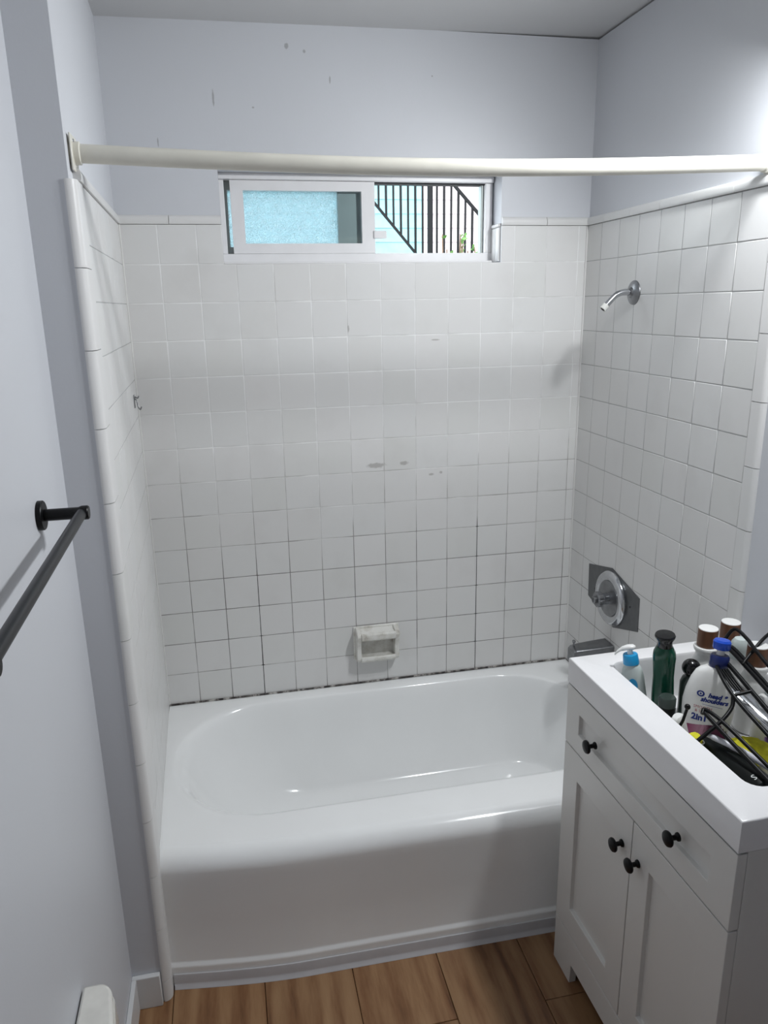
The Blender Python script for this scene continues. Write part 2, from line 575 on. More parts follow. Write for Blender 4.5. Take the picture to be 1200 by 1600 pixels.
# cap pieces along the top: profile (outwards, up)
def cap_profile(h=0.0255, out=0.006):
    pts = [(-PB, 0.0), (out*0.75, 0.0), (out, 0.003)]
    for k in range(7):
        t = math.pi/2 * k / 6
        pts.append((out - 0.013 + 0.013*math.cos(t), h - 0.014 + 0.014*math.sin(t)))
    pts.append((-PB, h))
    return pts
def cap_run(parent, a0, a1, where, length, start, name='cap_tile'):
    cuts = [a0]; x = a0 + start
    while x < a1 - 0.01:
        cuts.append(x); x += length
    cuts.append(a1)
    for s, e in zip(cuts, cuts[1:]):
        bm = bmesh.new()
        prof = cap_profile()
        g = 0.0007
        def pt(p, t): return where(t, p[0], ZT + 0.001 + p[1])
        rings(bm, [[pt(p, s + g) for p in prof], [pt(p, e - g) for p in prof]], True, True, True)
        finish(bm, name, M['tile'], parent, ang=0.7)
cap_run(wall_back, 0.0, WX0, lambda t, o, z: (t, -o, z), 0.154, 0.140)
cap_run(wall_back, WX1, W, lambda t, o, z: (t, -o, z), 0.154, 0.150)
cap_run(wall_right, 0.0, 0.905, lambda t, o, z: (W - o, -t, z), 0.154, 0.115)
cap_run(wall_left, 0.0, 0.765, lambda t, o, z: (lx(-t) + o, -t, z), 0.154, 0.11)

# bullnose trim: left corner wraps onto the return
def bull(parent, prof, zs):
    for a, b in zip(zs, zs[1:]):
        bm = bmesh.new()
        g = 0.0008
        rings(bm, [[(x, y, a + g) for x, y in prof], [(x, y, b - g) for x, y in prof]], True, True, True)
        finish(bm, 'bullnose_tile', M['tile'], parent, ang=0.7)
yb0, yb1 = -0.719, -0.783
fx = 0.0228
prof = [(lx(yb0) - PB, yb0), (lx(yb0) + 0.001, yb0), (fx, yb1)]
R_ = 0.018
for k in range(1, 9):
    t = math.pi/2 * k / 8
    prof.append((fx - R_ + R_*math.cos(t), yb1 - R_*math.sin(t)))
prof += [(fx - R_ - 0.003, yb1 - R_ + 0.001), (fx - R_ - 0.003, RET_Y + 0.012), (lx(yb1) - PB, RET_Y + 0.015)]
bull(wall_left, prof, [0.0, 0.062, 0.2185] + [0.375 + 0.1548 * k for k in range(10)] + [1.926])
# right: flat trim with a rounded outer edge
y0 = -cols_r[-1] - 0.001; y1 = -0.906
prof = [(W + PB, y0), (W - 0.001, y0), (W - 0.001, y1 + 0.014)]
for k in range(1, 8):
    t = math.pi/2 * k / 7
    prof.append((W - 0.001 + 0.010*(1 - math.cos(t)), y1 + 0.014 - 0.014*math.sin(t)))
prof.append((W + PB, y1))
bull(wall_right, prof, [0.0] + [1.005 - 0.1525 * k for k in range(6, -1, -1)][1:] + [1.005 + 0.1522 * k for k in range(1, 7)] + [1.9255])

# dark stained caulk line above the tub
struct(tube('trim_1', [(0.002, -0.003, RIM + 0.003), (0.4, -0.003, RIM + 0.002), (0.9, -0.003, RIM + 0.004), (W - 0.002, -0.003, RIM + 0.003)], 0.0035, M['caulk'], None, 8), 'mould-stained caulk bead between tub and back tiles', 'caulk')

for x_, par in ((0.0015, wall_left), (W - 0.0015, wall_right)):
    tube('corner_caulk', [(x_, -0.0015, RIM), (x_, -0.0015, ZT)], 0.0032, M['teflon_white'], par, 8, smooth_path=False)
# baseboards
struct(boxes('baseboard_left', [((ROOM_L, BACK, 0.0), (ROOM_L + 0.012, RET_Y - 0.0135, 0.095))], M['trim'], bevel=0.002), 'white baseboard along the left room wall', 'baseboard')
struct(boxes('baseboard_return', [((ROOM_L, RET_Y - 0.0135, 0.0), (-0.0005, RET_Y, 0.095))], M['trim'], bevel=0.002), 'short white baseboard on the narrow wall return', 'baseboard')
struct(boxes('baseboard_right', [((W + PB - 0.012, BACK, 0.0), (W + PB, -1.60, 0.095))], M['trim'], bevel=0.002), 'white baseboard along the right wall', 'baseboard')

# ------------------------------------------------------------------ window
win = bpy.data.objects.new('window_1', None); COL.objects.link(win)
struct(win, 'small white sliding window with obscure glass above the tub', 'window')
win.location = (0.72, 0.08, WZ0)
def wpart(name, lst, mat, bevel=0.0015, parent=None):
    o = boxes(name, [((a[0]-0.72, a[1]-0.08, a[2]-WZ0), (b[0]-0.72, b[1]-0.08, b[2]-WZ0)) for a, b in lst], mat, parent or win, bevel=bevel)
    return o
FY = 0.080
wpart('sill_rail', [((WX0, FY, WZ0), (WX1 - 0.004, FY + 0.055, 1.849)), ((WX0, FY - 0.078, WZ0 - 0.0), (WX1 - 0.03, FY, WZ0 + 0.006))], M['vinyl_frame'])
wpart('head_rail', [((WX0, FY - 0.01, 2.060), (WX1 - 0.004, FY + 0.055, WZ1))], M['vinyl_frame'])
wpart('jamb', [((WX0, FY, 1.849), (0.303, FY + 0.055, 2.060))], M['vinyl_frame'])
wpart('jamb', [((1.129, FY, 1.849), (WX1 - 0.004, FY + 0.055, 2.060))], M['vinyl_frame'])
wpart('screen_track', [((1.120, FY + 0.02, 1.849), (1.129, FY + 0.05, 2.060))], M['grey_stile'])
wpart('top_track', [((0.764, FY + 0.012, 2.056), (1.129, FY + 0.05, 2.060))], M['dark_gap'], 0)
# sliding sash in front
sy0, sy1 = FY + 0.002, FY + 0.022
sx0, sx1, sz0, sz1 = 0.321, 0.764, 1.8495, 2.0595
gx0, gx1, gz0, gz1 = 0.359, 0.722, 1.879, 2.031
sash = wpart('sliding_sash', [((sx0, sy0, sz0), (gx0, sy1, sz1)), ((gx1, sy0, sz0), (sx1, sy1, sz1)), ((gx0, sy0, sz0), (gx1, sy1, gz0)), ((gx0, sy0, gz1), (gx1, sy1, sz1))], M['vinyl_frame'], 0)
pane = boxes('pane', [((gx0-0.72-0.002, 0.012, gz0-WZ0-0.002), (gx1-0.72+0.002, 0.016, gz1-WZ0+0.002))], M['clear'], sash)
wl = boxes('latch', [((0.758-0.72, -0.004, 1.893-WZ0), (0.800-0.72, 0.012, 1.917-WZ0))], M['vinyl_frame'], sash, bevel=0.003)
# fixed lite behind
fy0, fy1 = FY + 0.026, FY + 0.05
fixed = wpart('fixed_lite', [((0.650, fy0, 1.849), (0.732, fy1, 2.060)), ((0.303, fy0, 1.849), (0.312, fy1, 2.060)), ((0.312, fy0, 1.849), (0.650, fy1, 1.8705)), ((0.312, fy0, 2.0345), (0.650, fy1, 2.060))], M['grey_stile'], 0)
boxes('pane', [((0.311-0.72, 0.036, 1.870-WZ0), (0.651-0.72, 0.041, 2.036-WZ0))], M['obscure'], fixed)
# tiled reveal return on the right side of the opening
for (ya, yb) in ((0.012, 0.044), (0.045, 0.079)):
    boxes('tile', [((WX1 - 0.006, ya, WZ0 + 0.004), (WX1, yb, ZT - 0.004))], M['tile'], wall_back, bevel=0.0015)
boxes('cap_tile', [((WX1 - 0.008, 0.010, ZT - 0.003), (WX1 + 0.003, 0.079, ZT + 0.008))], M['tile'], wall_back, bevel=0.003)

# ------------------------------------------------------------------ bathtub
tub = thing('bathtub', (0.725, -0.40, 0.0), 'white enamel alcove bathtub with rolled front rim', 'bathtub')
TO = Vector((0.725, -0.40, 0.0))
def y_apron(x):
    if x >= 0.40: return -0.792 - 0.012 * min(1, (x - 0.40) / 0.75)
    t = (0.40 - x) / 0.40
    return -0.792 + 0.040 * (t * t * (1.6 - 0.6 * t))
ROLL = 0.048
N = 144
XL, XR, YB = 0.001, W - 0.001, -0.0015
ix0, ix1, iy0, iy1 = 0.034, 1.395, -0.640, -0.055
def rrect(x0, x1, y0, y1, r, n):
    """n points along a rounded rectangle: the same share of points on every side and corner, whatever its size"""
    r = min(r, (x1-x0)/2 - 1e-3, (y1-y0)/2 - 1e-3)
    nc = n // 12; ls = (n - 4 * nc) // 4
    per = []
    C4 = [((x1-r, y1-r), 0), ((x0+r, y1-r), 90), ((x0+r, y0+r), 180), ((x1-r, y0+r), 270)]
    for i, ((cx, cy), a) in enumerate(C4):
        for k in range(nc):
            t = math.radians(a + 90 * k / (nc - 1))
            per.append((cx + r*math.cos(t), cy + r*math.sin(t)))
        (nx, ny), a2 = C4[(i+1) % 4]
        e = (cx + r*math.cos(math.radians(a+90)), cy + r*math.sin(math.radians(a+90)))
        f = (nx + r*math.cos(math.radians(a2)), ny + r*math.sin(math.radians(a2)))
        for k in range(1, ls + 1):
            t = k / (ls + 1)
            per.append((e[0] + (f[0]-e[0])*t, e[1] + (f[1]-e[1])*t))
    return per
# inner rings from the lip to the floor of the tub (left end slopes gently)
def lerp(a, b, t): return a + (b - a) * t
rs = []
inner_top = rrect(ix0, ix1, iy0, iy1, 0.28, N)
b_ = rrect(0.335, 1.320, -0.565, -0.150, 0.13, N)
def ring_at(w, z): return [(lerp(p[0], q[0], w), lerp(p[1], q[1], w), z) for p, q in zip(inner_top, b_)]
# outer edge: project rounded-rectangle rays onto the rim rectangle
cxm, cym = 0.72, -0.35
outer = []
for p in inner_top:
    dx, dy = p[0] - cxm, p[1] - cym
    best = None
    tx = ((XR if dx > 0 else XL) - cxm) / dx if abs(dx) > 1e-6 else 1e9
    if dy > 0: ty = (YB - cym) / dy
    else:
        ty = 1e9
        if abs(dy) > 1e-6:
            t = 1.0
            for _ in range(30):
                xq = min(max(cxm + dx * t, XL), XR)
                t = (y_apron(xq) + ROLL - cym) / dy
            ty = t
    t = min(abs(tx), abs(ty))
    x = min(max(cxm + dx * t, XL), XR); y = cym + dy * t
    outer.append((x, max(min(y, YB), y_apron(x) + ROLL)))
# snap nearest samples to the four corners
for cx_, cy_ in ((XL, YB), (XR, YB), (XL, y_apron(XL) + ROLL), (XR, y_apron(XR) + ROLL)):
    i = min(range(len(outer)), key=lambda k: (outer[k][0]-cx_)**2 + (outer[k][1]-cy_)**2)
    outer[i] = (cx_, cy_)
rs.append([(x, y, RIM) for x, y in outer])
rs.append([(lerp(o[0], p[0], .5), lerp(o[1], p[1], .5), RIM - 0.0006) for o, p in zip(outer, inner_top)])
rs.append([(lerp(o[0], p[0], .9), lerp(o[1], p[1], .9), RIM - 0.001) for o, p in zip(outer, inner_top)])
for w, z in ((0.0, RIM-0.0025), (0.03, RIM-0.006), (0.06, RIM-0.012), (0.10, RIM-0.026), (0.14, RIM-0.047), (0.20, RIM-0.09), (0.32, RIM-0.15), (0.46, RIM-0.21),
             (0.60, RIM-0.255), (0.72, RIM-0.285), (0.82, RIM-0.302), (0.92, RIM-0.312), (1.0, RIM-0.317)):
    rs.append(ring_at(w, z))
for s in (0.75, 0.4, 0.1):
    rs.append([(lerp(0.86, q[0], s), lerp(-0.357, q[1], s), RIM - 0.317 - 0.006*(1-s)) for q in b_])
bm = bmesh.new()
rings(bm, rs, True, False, True)
bmesh.ops.translate(bm, vec=-TO, verts=bm.verts)
basin = finish(bm, 'basin', M['tub'], tub, ang=1.2)
# apron with the rolled rim
prof = [(ROLL, RIM)]
for k in range(1, 11):
    t = math.pi/2 * k / 10
    prof.append((ROLL - ROLL*math.sin(t), RIM - ROLL + ROLL*math.cos(t)))
prof += [(0.0008, RIM - 0.07), (0.0025, RIM - 0.12), (0.003, 0.20), (0.003, 0.072), (0.0015, 0.066), (-0.003, 0.062), (-0.004, 0.056), (-0.004, 0.03), (-0.004, 0.002)]
bm = bmesh.new()
cuts = [XL + (XR - XL) * k / 60 for k in range(61)]
rs = [[(x, y_apron(x) + d, z) for d, z in prof] for x in cuts]
rings(bm, rs, False)
bmesh.ops.translate(bm, vec=-TO, verts=bm.verts)
finish(bm, 'apron', M['tub'], tub, ang=1.2)
# overflow plate and drain, at the tap end
lathe('drain', [(0.0, 0.0), (0.030, 0.0), (0.030, 0.002), (0.024, 0.004), (0.0, 0.003)], M['chrome'], tub, (1.16 - TO.x, -0.357 - TO.y, RIM - 0.3215), 'z', 24)
# vinyl base strip
prof = [(-0.0045, 0.040), (-0.0075, 0.040), (-0.0085, 0.038), (-0.0085, 0.014), (-0.010, 0.009), (-0.0145, 0.004), (-0.0165, 0.0005), (-0.0045, 0.0005)]
bm = bmesh.new()
cuts = [0.026 + (W - 0.03 - 0.026) * k / 60 for k in range(61)]
rings(bm, [[(x, y_apron(x) + d, z) for d, z in prof] for x in cuts], True, True, True)
struct(finish(bm, 'trim_2', M['vinyl'], ang=0.5), 'grey-white vinyl strip along the foot of the tub', 'trim')

# ------------------------------------------------------------------ shower rod
rod = thing('shower_rod', (0.73, -0.76, 1.965), 'cream white shower curtain rod spanning the alcove', 'curtain rod')
RO = Vector((0.73, -0.76, 1.965))
pts = []
A_, B_ = Vector((0.019, -0.757, 1.975)), Vector((W + PB - 0.001, -0.835, 1.972))
for k in range(13):
    t = k / 12
    p = A_.lerp(B_, t); p.z -= 0.017 * math.sin(math.pi * t)
    pts.append(p - RO)
tube('rod', pts, 0.0168, M['rod'], rod, 24, 2)
for e, sgn in ((A_, 1), (B_, -1)):
    lathe('flange', [(0.0, 0.0), (0.030, 0.0), (0.030, 0.003), (0.026, 0.006), (0.0205, 0.010), (0.0205, 0.020), (0.0175, 0.022), (0.0, 0.022)], M['rod'], rod,
          tuple(e - RO + Vector((-0.009 * sgn if sgn > 0 else 0.0, 0, 0))), 'x' if sgn > 0 else '-x', 28)
# plate with two screws under the left flange
pp = boxes('mounting_plate', [((-0.713, -0.030, -0.024), (-0.7095, 0.030, 0.040))], M['rod'], rod, bevel=0.0015)
for dz in (0.030,):
    lathe('screw', [(0, 0), (0.004, 0), (0.003, 0.0015), (0, 0.002)], M['chrome_dull'], rod, (-0.7095, -0.004, dz), 'x', 12)

# ------------------------------------------------------------------ shower arm, valve, spout, hook, soap dish
sa = thing('shower_head_arm', (W, -0.314, 1.712), 'bare chrome shower arm with round flange on tiled wall', 'shower arm')
lathe('flange', [(0.0, 0.0), (0.0345, 0.0), (0.034, 0.003), (0.026, 0.008), (0.016, 0.011), (0.012, 0.016), (0.0, 0.016)], M['chrome_dull'], sa, (0, 0, 0), '-x', 32)
tube('pipe', [(0.0, 0, 0), (-0.030, 0, 0.002), (-0.055, 0, -0.005), (-0.075, 0, -0.022), (-0.088, 0, -0.036)], 0.0088, M['chrome'], sa, 16, 8)
d_ = Vector((-0.013, 0, -0.014)).normalized()
rotm = d_.to_track_quat('Z', 'Y').to_matrix().to_4x4()
lathe('thread', [(0.0075, 0.0), (0.0100, 0.0), (0.0104, 0.004), (0.0098, 0.008), (0.0098, 0.016), (0.0070, 0.016), (0.0070, 0.006)], M['teflon'], sa, (-0.086, 0, -0.034), 'z', 20, rot=rotm)
lathe('bore', [(0.0, 0.0), (0.0072, 0.0), (0.0072, 0.0004), (0, 0.0004)], M['dark_gap'], sa, tuple(Vector((-0.086, 0, -0.034)) + d_ * 0.0152), 'z', 16, rot=rotm)

va = thing('shower_valve', (W, -0.312, 0.757), 'round chrome shower valve on a grey six-sided cover plate', 'shower valve')
hexp = [(0.166, 0.062), (0.012, 0.099), (-0.159, 0.060), (-0.163, -0.048), (-0.018, -0.096), (0.160, -0.052)]
prism('cover_plate', hexp, 'x', -0.0025, -0.0003, M['steel_plate'], va)
lathe('escutcheon', [(0.0, 0.0025), (0.090, 0.0025), (0.0915, 0.006), (0.090, 0.012), (0.083, 0.019), (0.074, 0.0215), (0.066, 0.020), (0.061, 0.016), (0.0, 0.016)], M['chrome'], va, (0, 0, 0), '-x', 56, ang=0.9)
lathe('inner_disc', [(0.0, 0.0162), (0.0605, 0.0162), (0.0590, 0.0185), (0.030, 0.0205), (0.0, 0.0205)], M['chrome_dull'], va, (0, 0, 0), '-x', 48)
stem = lathe('stem', [(0.0, 0.018), (0.019, 0.018), (0.019, 0.045), (0.0, 0.045)], M['chrome'], va, (0, 0, 0), '-x', 28)
# ridged nut at the end of the stem
bm = bmesh.new()
rs = []
for h, rr in ((0.040, 0.018), (0.043, 0.0235), (0.056, 0.0235), (0.060, 0.019)):
    rs.append([((rr + (0.0022 if i % 4 < 2 else 0.0)) * math.cos(2*math.pi*i/48), (rr + (0.0022 if i % 4 < 2 else 0.0)) * math.sin(2*math.pi*i/48), h) for i in range(48)])
rings(bm, rs, True, True, True)
bmesh.ops.transform(bm, matrix=Matrix.Rotation(-math.pi/2, 4, 'Y'), verts=bm.verts)
finish(bm, 'ridged_nut', M['chrome_dull'], va, ang=0.5)
lathe('stem_end', [(0.0, 0.058), (0.012, 0.058), (0.012, 0.068), (0.008, 0.070), (0.006, 0.066), (0.0, 0.066)], M['chrome_dull'], va, (0, 0, 0), '-x', 20)
lathe('screw', [(0, 0.0025), (0.004, 0.0025), (0.003, 0.0042), (0, 0.0045)], M['dark_gap'], va, (0, -0.112, 0.014), '-x', 12)
lathe('screw', [(0, 0.0025), (0.004, 0.0025), (0.003, 0.0042), (0, 0.0045)], M['dark_gap'], va, (0, 0.112, -0.010), '-x', 12)

sp = thing('tub_spout', (W, -0.312, 0.57), 'wedge shaped chrome tub spout below the shower valve', 'tub spout')
bm = bmesh.new()
rs = []
for x, hw, zt_, zb in ((-0.0003, 0.034, 0.031, -0.034), (-0.05, 0.033, 0.029, -0.033), (-0.10, 0.030, 0.0265, -0.031), (-0.128, 0.027, 0.0245, -0.030), (-0.138, 0.022, 0.020, -0.027)):
    c = 0.004
    rs.append([(x, -hw, zb), (x, hw, zb), (x, hw, zt_ - c), (x, hw - c, zt_), (x, -hw + c, zt_), (x, -hw, zt_ - c)])
rings(bm, rs, True, True, True)
finish(bm, 'spout_body', M['chrome_dull'], sp, ang=0.4, bevel=0.002)
lathe('diverter_knob', [(0.0, 0.0), (0.0030, 0.0), (0.0030, 0.012), (0.0052, 0.016), (0.0058, 0.021), (0.0045, 0.023), (0.0, 0.023)], M['chrome_dull'], sp, (-0.122, 0.012, 0.022), 'z', 16)

hk = thing('wall_hook', (lx(-0.10), -0.10, 1.43), 'small tarnished metal hook on the left tiles', 'hook')
boxes('hook_plate', [((0.0003, -0.009, -0.016), (0.002, 0.009, 0.022))], M['chrome_dull'], hk, bevel=0.0007)
tube('hook_wire', [(0.002, -0.001, 0.012), (0.008, -0.003, 0.004), (0.010, -0.006, -0.012), (0.016, -0.009, -0.020), (0.020, -0.010, -0.012)], 0.0018, M['chrome_dull'], hk, 8)
tube('hook_wire', [(0.002, 0.003, 0.016), (0.010, 0.003, 0.012), (0.014, 0.002, 0.018)], 0.0018, M['chrome_dull'], hk, 8)

sd = thing('soap_dish', (0.722, 0.0, 0.545), 'worn white ceramic soap dish fixed to the back tiles', 'soap dish')
boxes('back_plate', [((-0.082, -0.008, -0.062), (0.080, -0.0002, 0.064))], M['ceramic_worn'], sd, bevel=0.004)
cheek = [(-0.006, 0.062), (-0.030, 0.060), (-0.052, 0.054), (-0.058, 0.044), (-0.056, 0.030), (-0.046, 0.016), (-0.040, -0.010), (-0.044, -0.034), (-0.046, -0.046), (-0.036, -0.056), (-0.006, -0.060)]
for x0, x1 in ((-0.076, -0.060), (0.058, 0.074)):
    prism('cheek', cheek, 'x', x0, x1, M['ceramic_worn'], sd, bevel=0.003)
tray = [(-0.006, 0.058), (-0.014, 0.052), (-0.046, 0.050), (-0.052, 0.056), (-0.060, 0.053), (-0.062, 0.044), (-0.060, 0.032), (-0.052, 0.026), (-0.044, 0.030), (-0.030, 0.036), (-0.006, 0.036)]
prism('tray', tray, 'x', -0.062, 0.060, M['ceramic_worn'], sd, bevel=0.002)
lip = [(-0.006, -0.040), (-0.030, -0.042), (-0.042, -0.036), (-0.050, -0.038), (-0.051, -0.048), (-0.044, -0.057), (-0.006, -0.060)]
prism('lower_lip', lip, 'x', -0.062, 0.060, M['ceramic_worn'], sd, bevel=0.002)

# ------------------------------------------------------------------ towel bar
tb = thing('towel_bar', (ROOM_L, -1.03, 1.348), 'matte black towel bar fixed to the left wall', 'towel bar')
for k, dy in enumerate((0.0, -0.572)):
    dz = 0.0 if k == 0 else -0.012
    lathe('rosette', [(0.0, 0.0003), (0.026, 0.0003), (0.026, 0.008), (0.0245, 0.0095), (0.0, 0.0095)], M['black'], tb, (0, dy, dz), 'x', 32)
    lathe('post', [(0.0, 0.009), (0.0105, 0.009), (0.0105, 0.066), (0.0125, 0.071), (0.0125, 0.081), (0.0110, 0.083), (0.0, 0.083)], M['black'], tb, (0, dy, dz), 'x', 24)
tube('bar', [(0.071, -0.004, 0.0), (0.071, -0.568, -0.012)], 0.0092, M['bar'], tb, 20, smooth_path=False)

# ------------------------------------------------------------------ white fixture low on the left wall
fx_ = thing('ceramic_fixture', (ROOM_L, -1.21, 0.40), 'white glazed fixture with rounded corner low on the left wall', 'wall fixture')
topp = [(0.002, 0.0)]
for k in range(9):
    t = math.pi/2 * (1 - k / 8)
    topp.append((0.030 + 0.027 * math.cos(t), -0.034 + 0.034 * math.sin(t)))
topp += [(0.064, -0.075), (0.070, -0.13), (0.070, -0.26), (0.002, -0.26)]
prism('lid', topp, 'z', 0.092, 0.112, M['ceramic'], fx_, bevel=0.006)
body = [(x * 0.98 + 0.004 if x > 0.01 else x, y * 0.97 - 0.003) for x, y in topp]
bm = bmesh.new()
rings(bm, [[(x, y, 0.092) for x, y in body], [(x * 1.04, y, 0.05) for x, y in body], [(x * 0.8, y, -0.02) for x, y in body]], True, True, True)
finish(bm, 'body', M['ceramic'], fx_, ang=0.6)

# ------------------------------------------------------------------ vanity cabinet
VX, VY0, VY1 = 1.017, -1.490, -0.889      # front face, near side, far side (before the small turn)
VZ = 0.877; SLAB = 0.816
VTURN = 0.0217                            # the vanity stands slightly askew
def turned(o):
    piv = Vector((VX, VY1, 0.0))
    o.location = piv + Matrix.Rotation(VTURN, 3, 'Z') @ (o.location - piv)
    o.rotation_euler = (0, 0, VTURN)
va_c = thing('vanity_cabinet', (1.23, -1.196, 0.0), 'white shaker vanity cabinet with black knobs beside the tub', 'cabinet')
VO = Vector((1.23, -1.196, 0.0)); turned(va_c)
def vb(name, lst, mat, parent=va_c, bevel=0.0012):
    return boxes(name, [(tuple(Vector(a) - VO), tuple(Vector(b) - VO)) for a, b in lst], mat, parent, bevel=bevel)
BX = VX + 0.020
WALLX = W + PB - 0.0155
for ya, yb in ((VY0, VY0 + 0.016), (VY1 - 0.016, VY1)):
    vb('side_panel', [((BX, ya, 0.0), (WALLX, yb, SLAB - 0.001))], M['cabinet'])
vb('bottom_board', [((BX + 0.001, VY0 + 0.0165, 0.09), (WALLX - 0.0105, VY1 - 0.0165, 0.106))], M['cabinet'], bevel=0)
vb('back_board', [((WALLX - 0.01, VY0 + 0.0165, 0.09), (WALLX, VY1 - 0.0165, SLAB - 0.002))], M['cabinet'], bevel=0)
for za, zb2 in ((0.645, 0.665), (SLAB - 0.02, SLAB - 0.002)):
    vb('cross_rail', [((BX + 0.001, VY0 + 0.0165, za), (BX + 0.016, VY1 - 0.0165, zb2))], M['cabinet'], bevel=0)
def shaker(name, y0, y1, z0, z1, ry0, ry1, rz0, rz1, depth=0.010):
    """front slab facing -x with a recessed panel"""
    bm = bmesh.new()
    xf, xb = VX - VO.x, BX - 0.001 - VO.x
    def R(a0, a1, b0, b1, x): return [bm.verts.new((x, a0 - VO.y, b0)), bm.verts.new((x, a1 - VO.y, b0)), bm.verts.new((x, a1 - VO.y, b1)), bm.verts.new((x, a0 - VO.y, b1))]
    bk = R(y0, y1, z0, z1, xb); fr = R(y0, y1, z0, z1, xf); rc = R(ry0, ry1, rz0, rz1, xf); rd = R(ry0 + 0.001, ry1 - 0.001, rz0 + 0.001, rz1 - 0.001, xf + depth)
    bm.faces.new(bk)
    for a, b in ((bk, fr), (fr, rc), (rc, rd)):
        for i in range(4):
            j = (i + 1) % 4
            bm.faces.new((a[i], a[j], b[j], b[i]))
    bm.faces.new(rd)
    return finish(bm, name, M['cabinet'], va_c, smooth=True, ang=0.5, bevel=0.0011)
def knob(parent, y, z):
    return lathe('knob', [(0.0, 0.0), (0.0085, 0.0), (0.0080, 0.003), (0.0050, 0.006), (0.0048, 0.014), (0.0075, 0.017), (0.0145, 0.0195), (0.0155, 0.022), (0.0140, 0.0255), (0.0085, 0.028), (0.0, 0.0285)], M['black'], parent, (VX - VO.x, y - VO.y, z), '-x', 24)
dr = shaker('drawer_front', VY0, VY1, 0.658, 0.811, VY0 + 0.063, VY1 - 0.061, 0.706, 0.758)
knob(dr, -1.030, 0.728); knob(dr, -1.340, 0.730)
d1 = shaker('door', -1.1955, VY1, 0.142, 0.6545, -1.134, VY1 - 0.068, 0.211, 0.583)
knob(d1, -1.163, 0.575)
d2 = shaker('door', VY0, -1.1985, 0.142, 0.6545, VY0 + 0.068, -1.262, 0.213, 0.583)
knob(d2, -1.225, 0.574)
# bottom rail with the two feet, cut out between them
rail = [(VY0 - VO.y, 0.0), (VY0 + 0.085 - VO.y, 0.0), (VY0 + 0.095 - VO.y, 0.060), (VY1 - 0.092 - VO.y, 0.060), (VY1 - 0.088 - VO.y, 0.0), (VY1 - VO.y, 0.0), (VY1 - VO.y, 0.1395), (VY0 - VO.y, 0.1395)]
prism('foot_rail', rail, 'x', VX - VO.x, BX - 0.001 - VO.x, M['cabinet'], va_c, bevel=0.001)

# countertop with integral basin
ct = thing('countertop', (1.23, -1.196, SLAB), 'glossy white vanity countertop with integral sink basin', 'countertop')
CO = Vector((1.23, -1.196, SLAB)); turned(ct)
NB = 72
top_in = rrect(1.0905, 1.404, -1.422, -0.938, 0.030, NB)
bot_in = rrect(1.101, 1.394, -1.410, -0.952, 0.036, NB)
ox0, ox1, oy0, oy1 = VX - 0.001, WALLX - 0.0005, VY0 - 0.001, VY1 + 0.001
out = []
cxm, cym = (ox0+ox1)/2, (oy0+oy1)/2
for p in top_in:
    dx, dy = p[0]-cxm, p[1]-cym
    t = min(((ox1 if dx > 0 else ox0)-cxm)/dx if abs(dx) > 1e-9 else 9e9, ((oy1 if dy > 0 else oy0)-cym)/dy if abs(dy) > 1e-9 else 9e9)
    out.append((cxm+dx*t, cym+dy*t))
for c in ((ox0,oy0),(ox1,oy0),(ox0,oy1),(ox1,oy1)):
    i = min(range(len(out)), key=lambda k: (out[k][0]-c[0])**2+(out[k][1]-c[1])**2); out[i] = c
def off(pl, d):    # shrink the slab outline a little
    return [(min(max(x, ox0 + d), ox1 - d), min(max(y, oy0 + d), oy1 - d)) for x, y in pl]
FLZ = 0.772
rs = [[(x, y, SLAB) for x, y in out], [(x, y, VZ - 0.003) for x, y in out], [(x, y, VZ - 0.0008) for x, y in off(out, 0.001)], [(x, y, VZ) for x, y in off(out, 0.003)]]
rs.append([(x, y, VZ) for x, y in top_in])
for w, z in ((0.06, VZ - 0.0015), (0.14, VZ - 0.006), (0.3, VZ - 0.03), (0.6, FLZ + 0.03), (0.85, FLZ + 0.006), (1.0, FLZ + 0.001)):
    rs.append([(lerp(p[0], q[0], w), lerp(p[1], q[1], w), z) for p, q in zip(top_in, bot_in)])
rs.append([(lerp(1.23, q[0], .8), lerp(-1.18, q[1], .8), FLZ) for q in bot_in])
bm = bmesh.new()
rings(bm, rs, True, False, True)
bmesh.ops.translate(bm, vec=-CO, verts=bm.verts)
finish(bm, 'slab_with_basin', M['counter'], ct, ang=0.8)


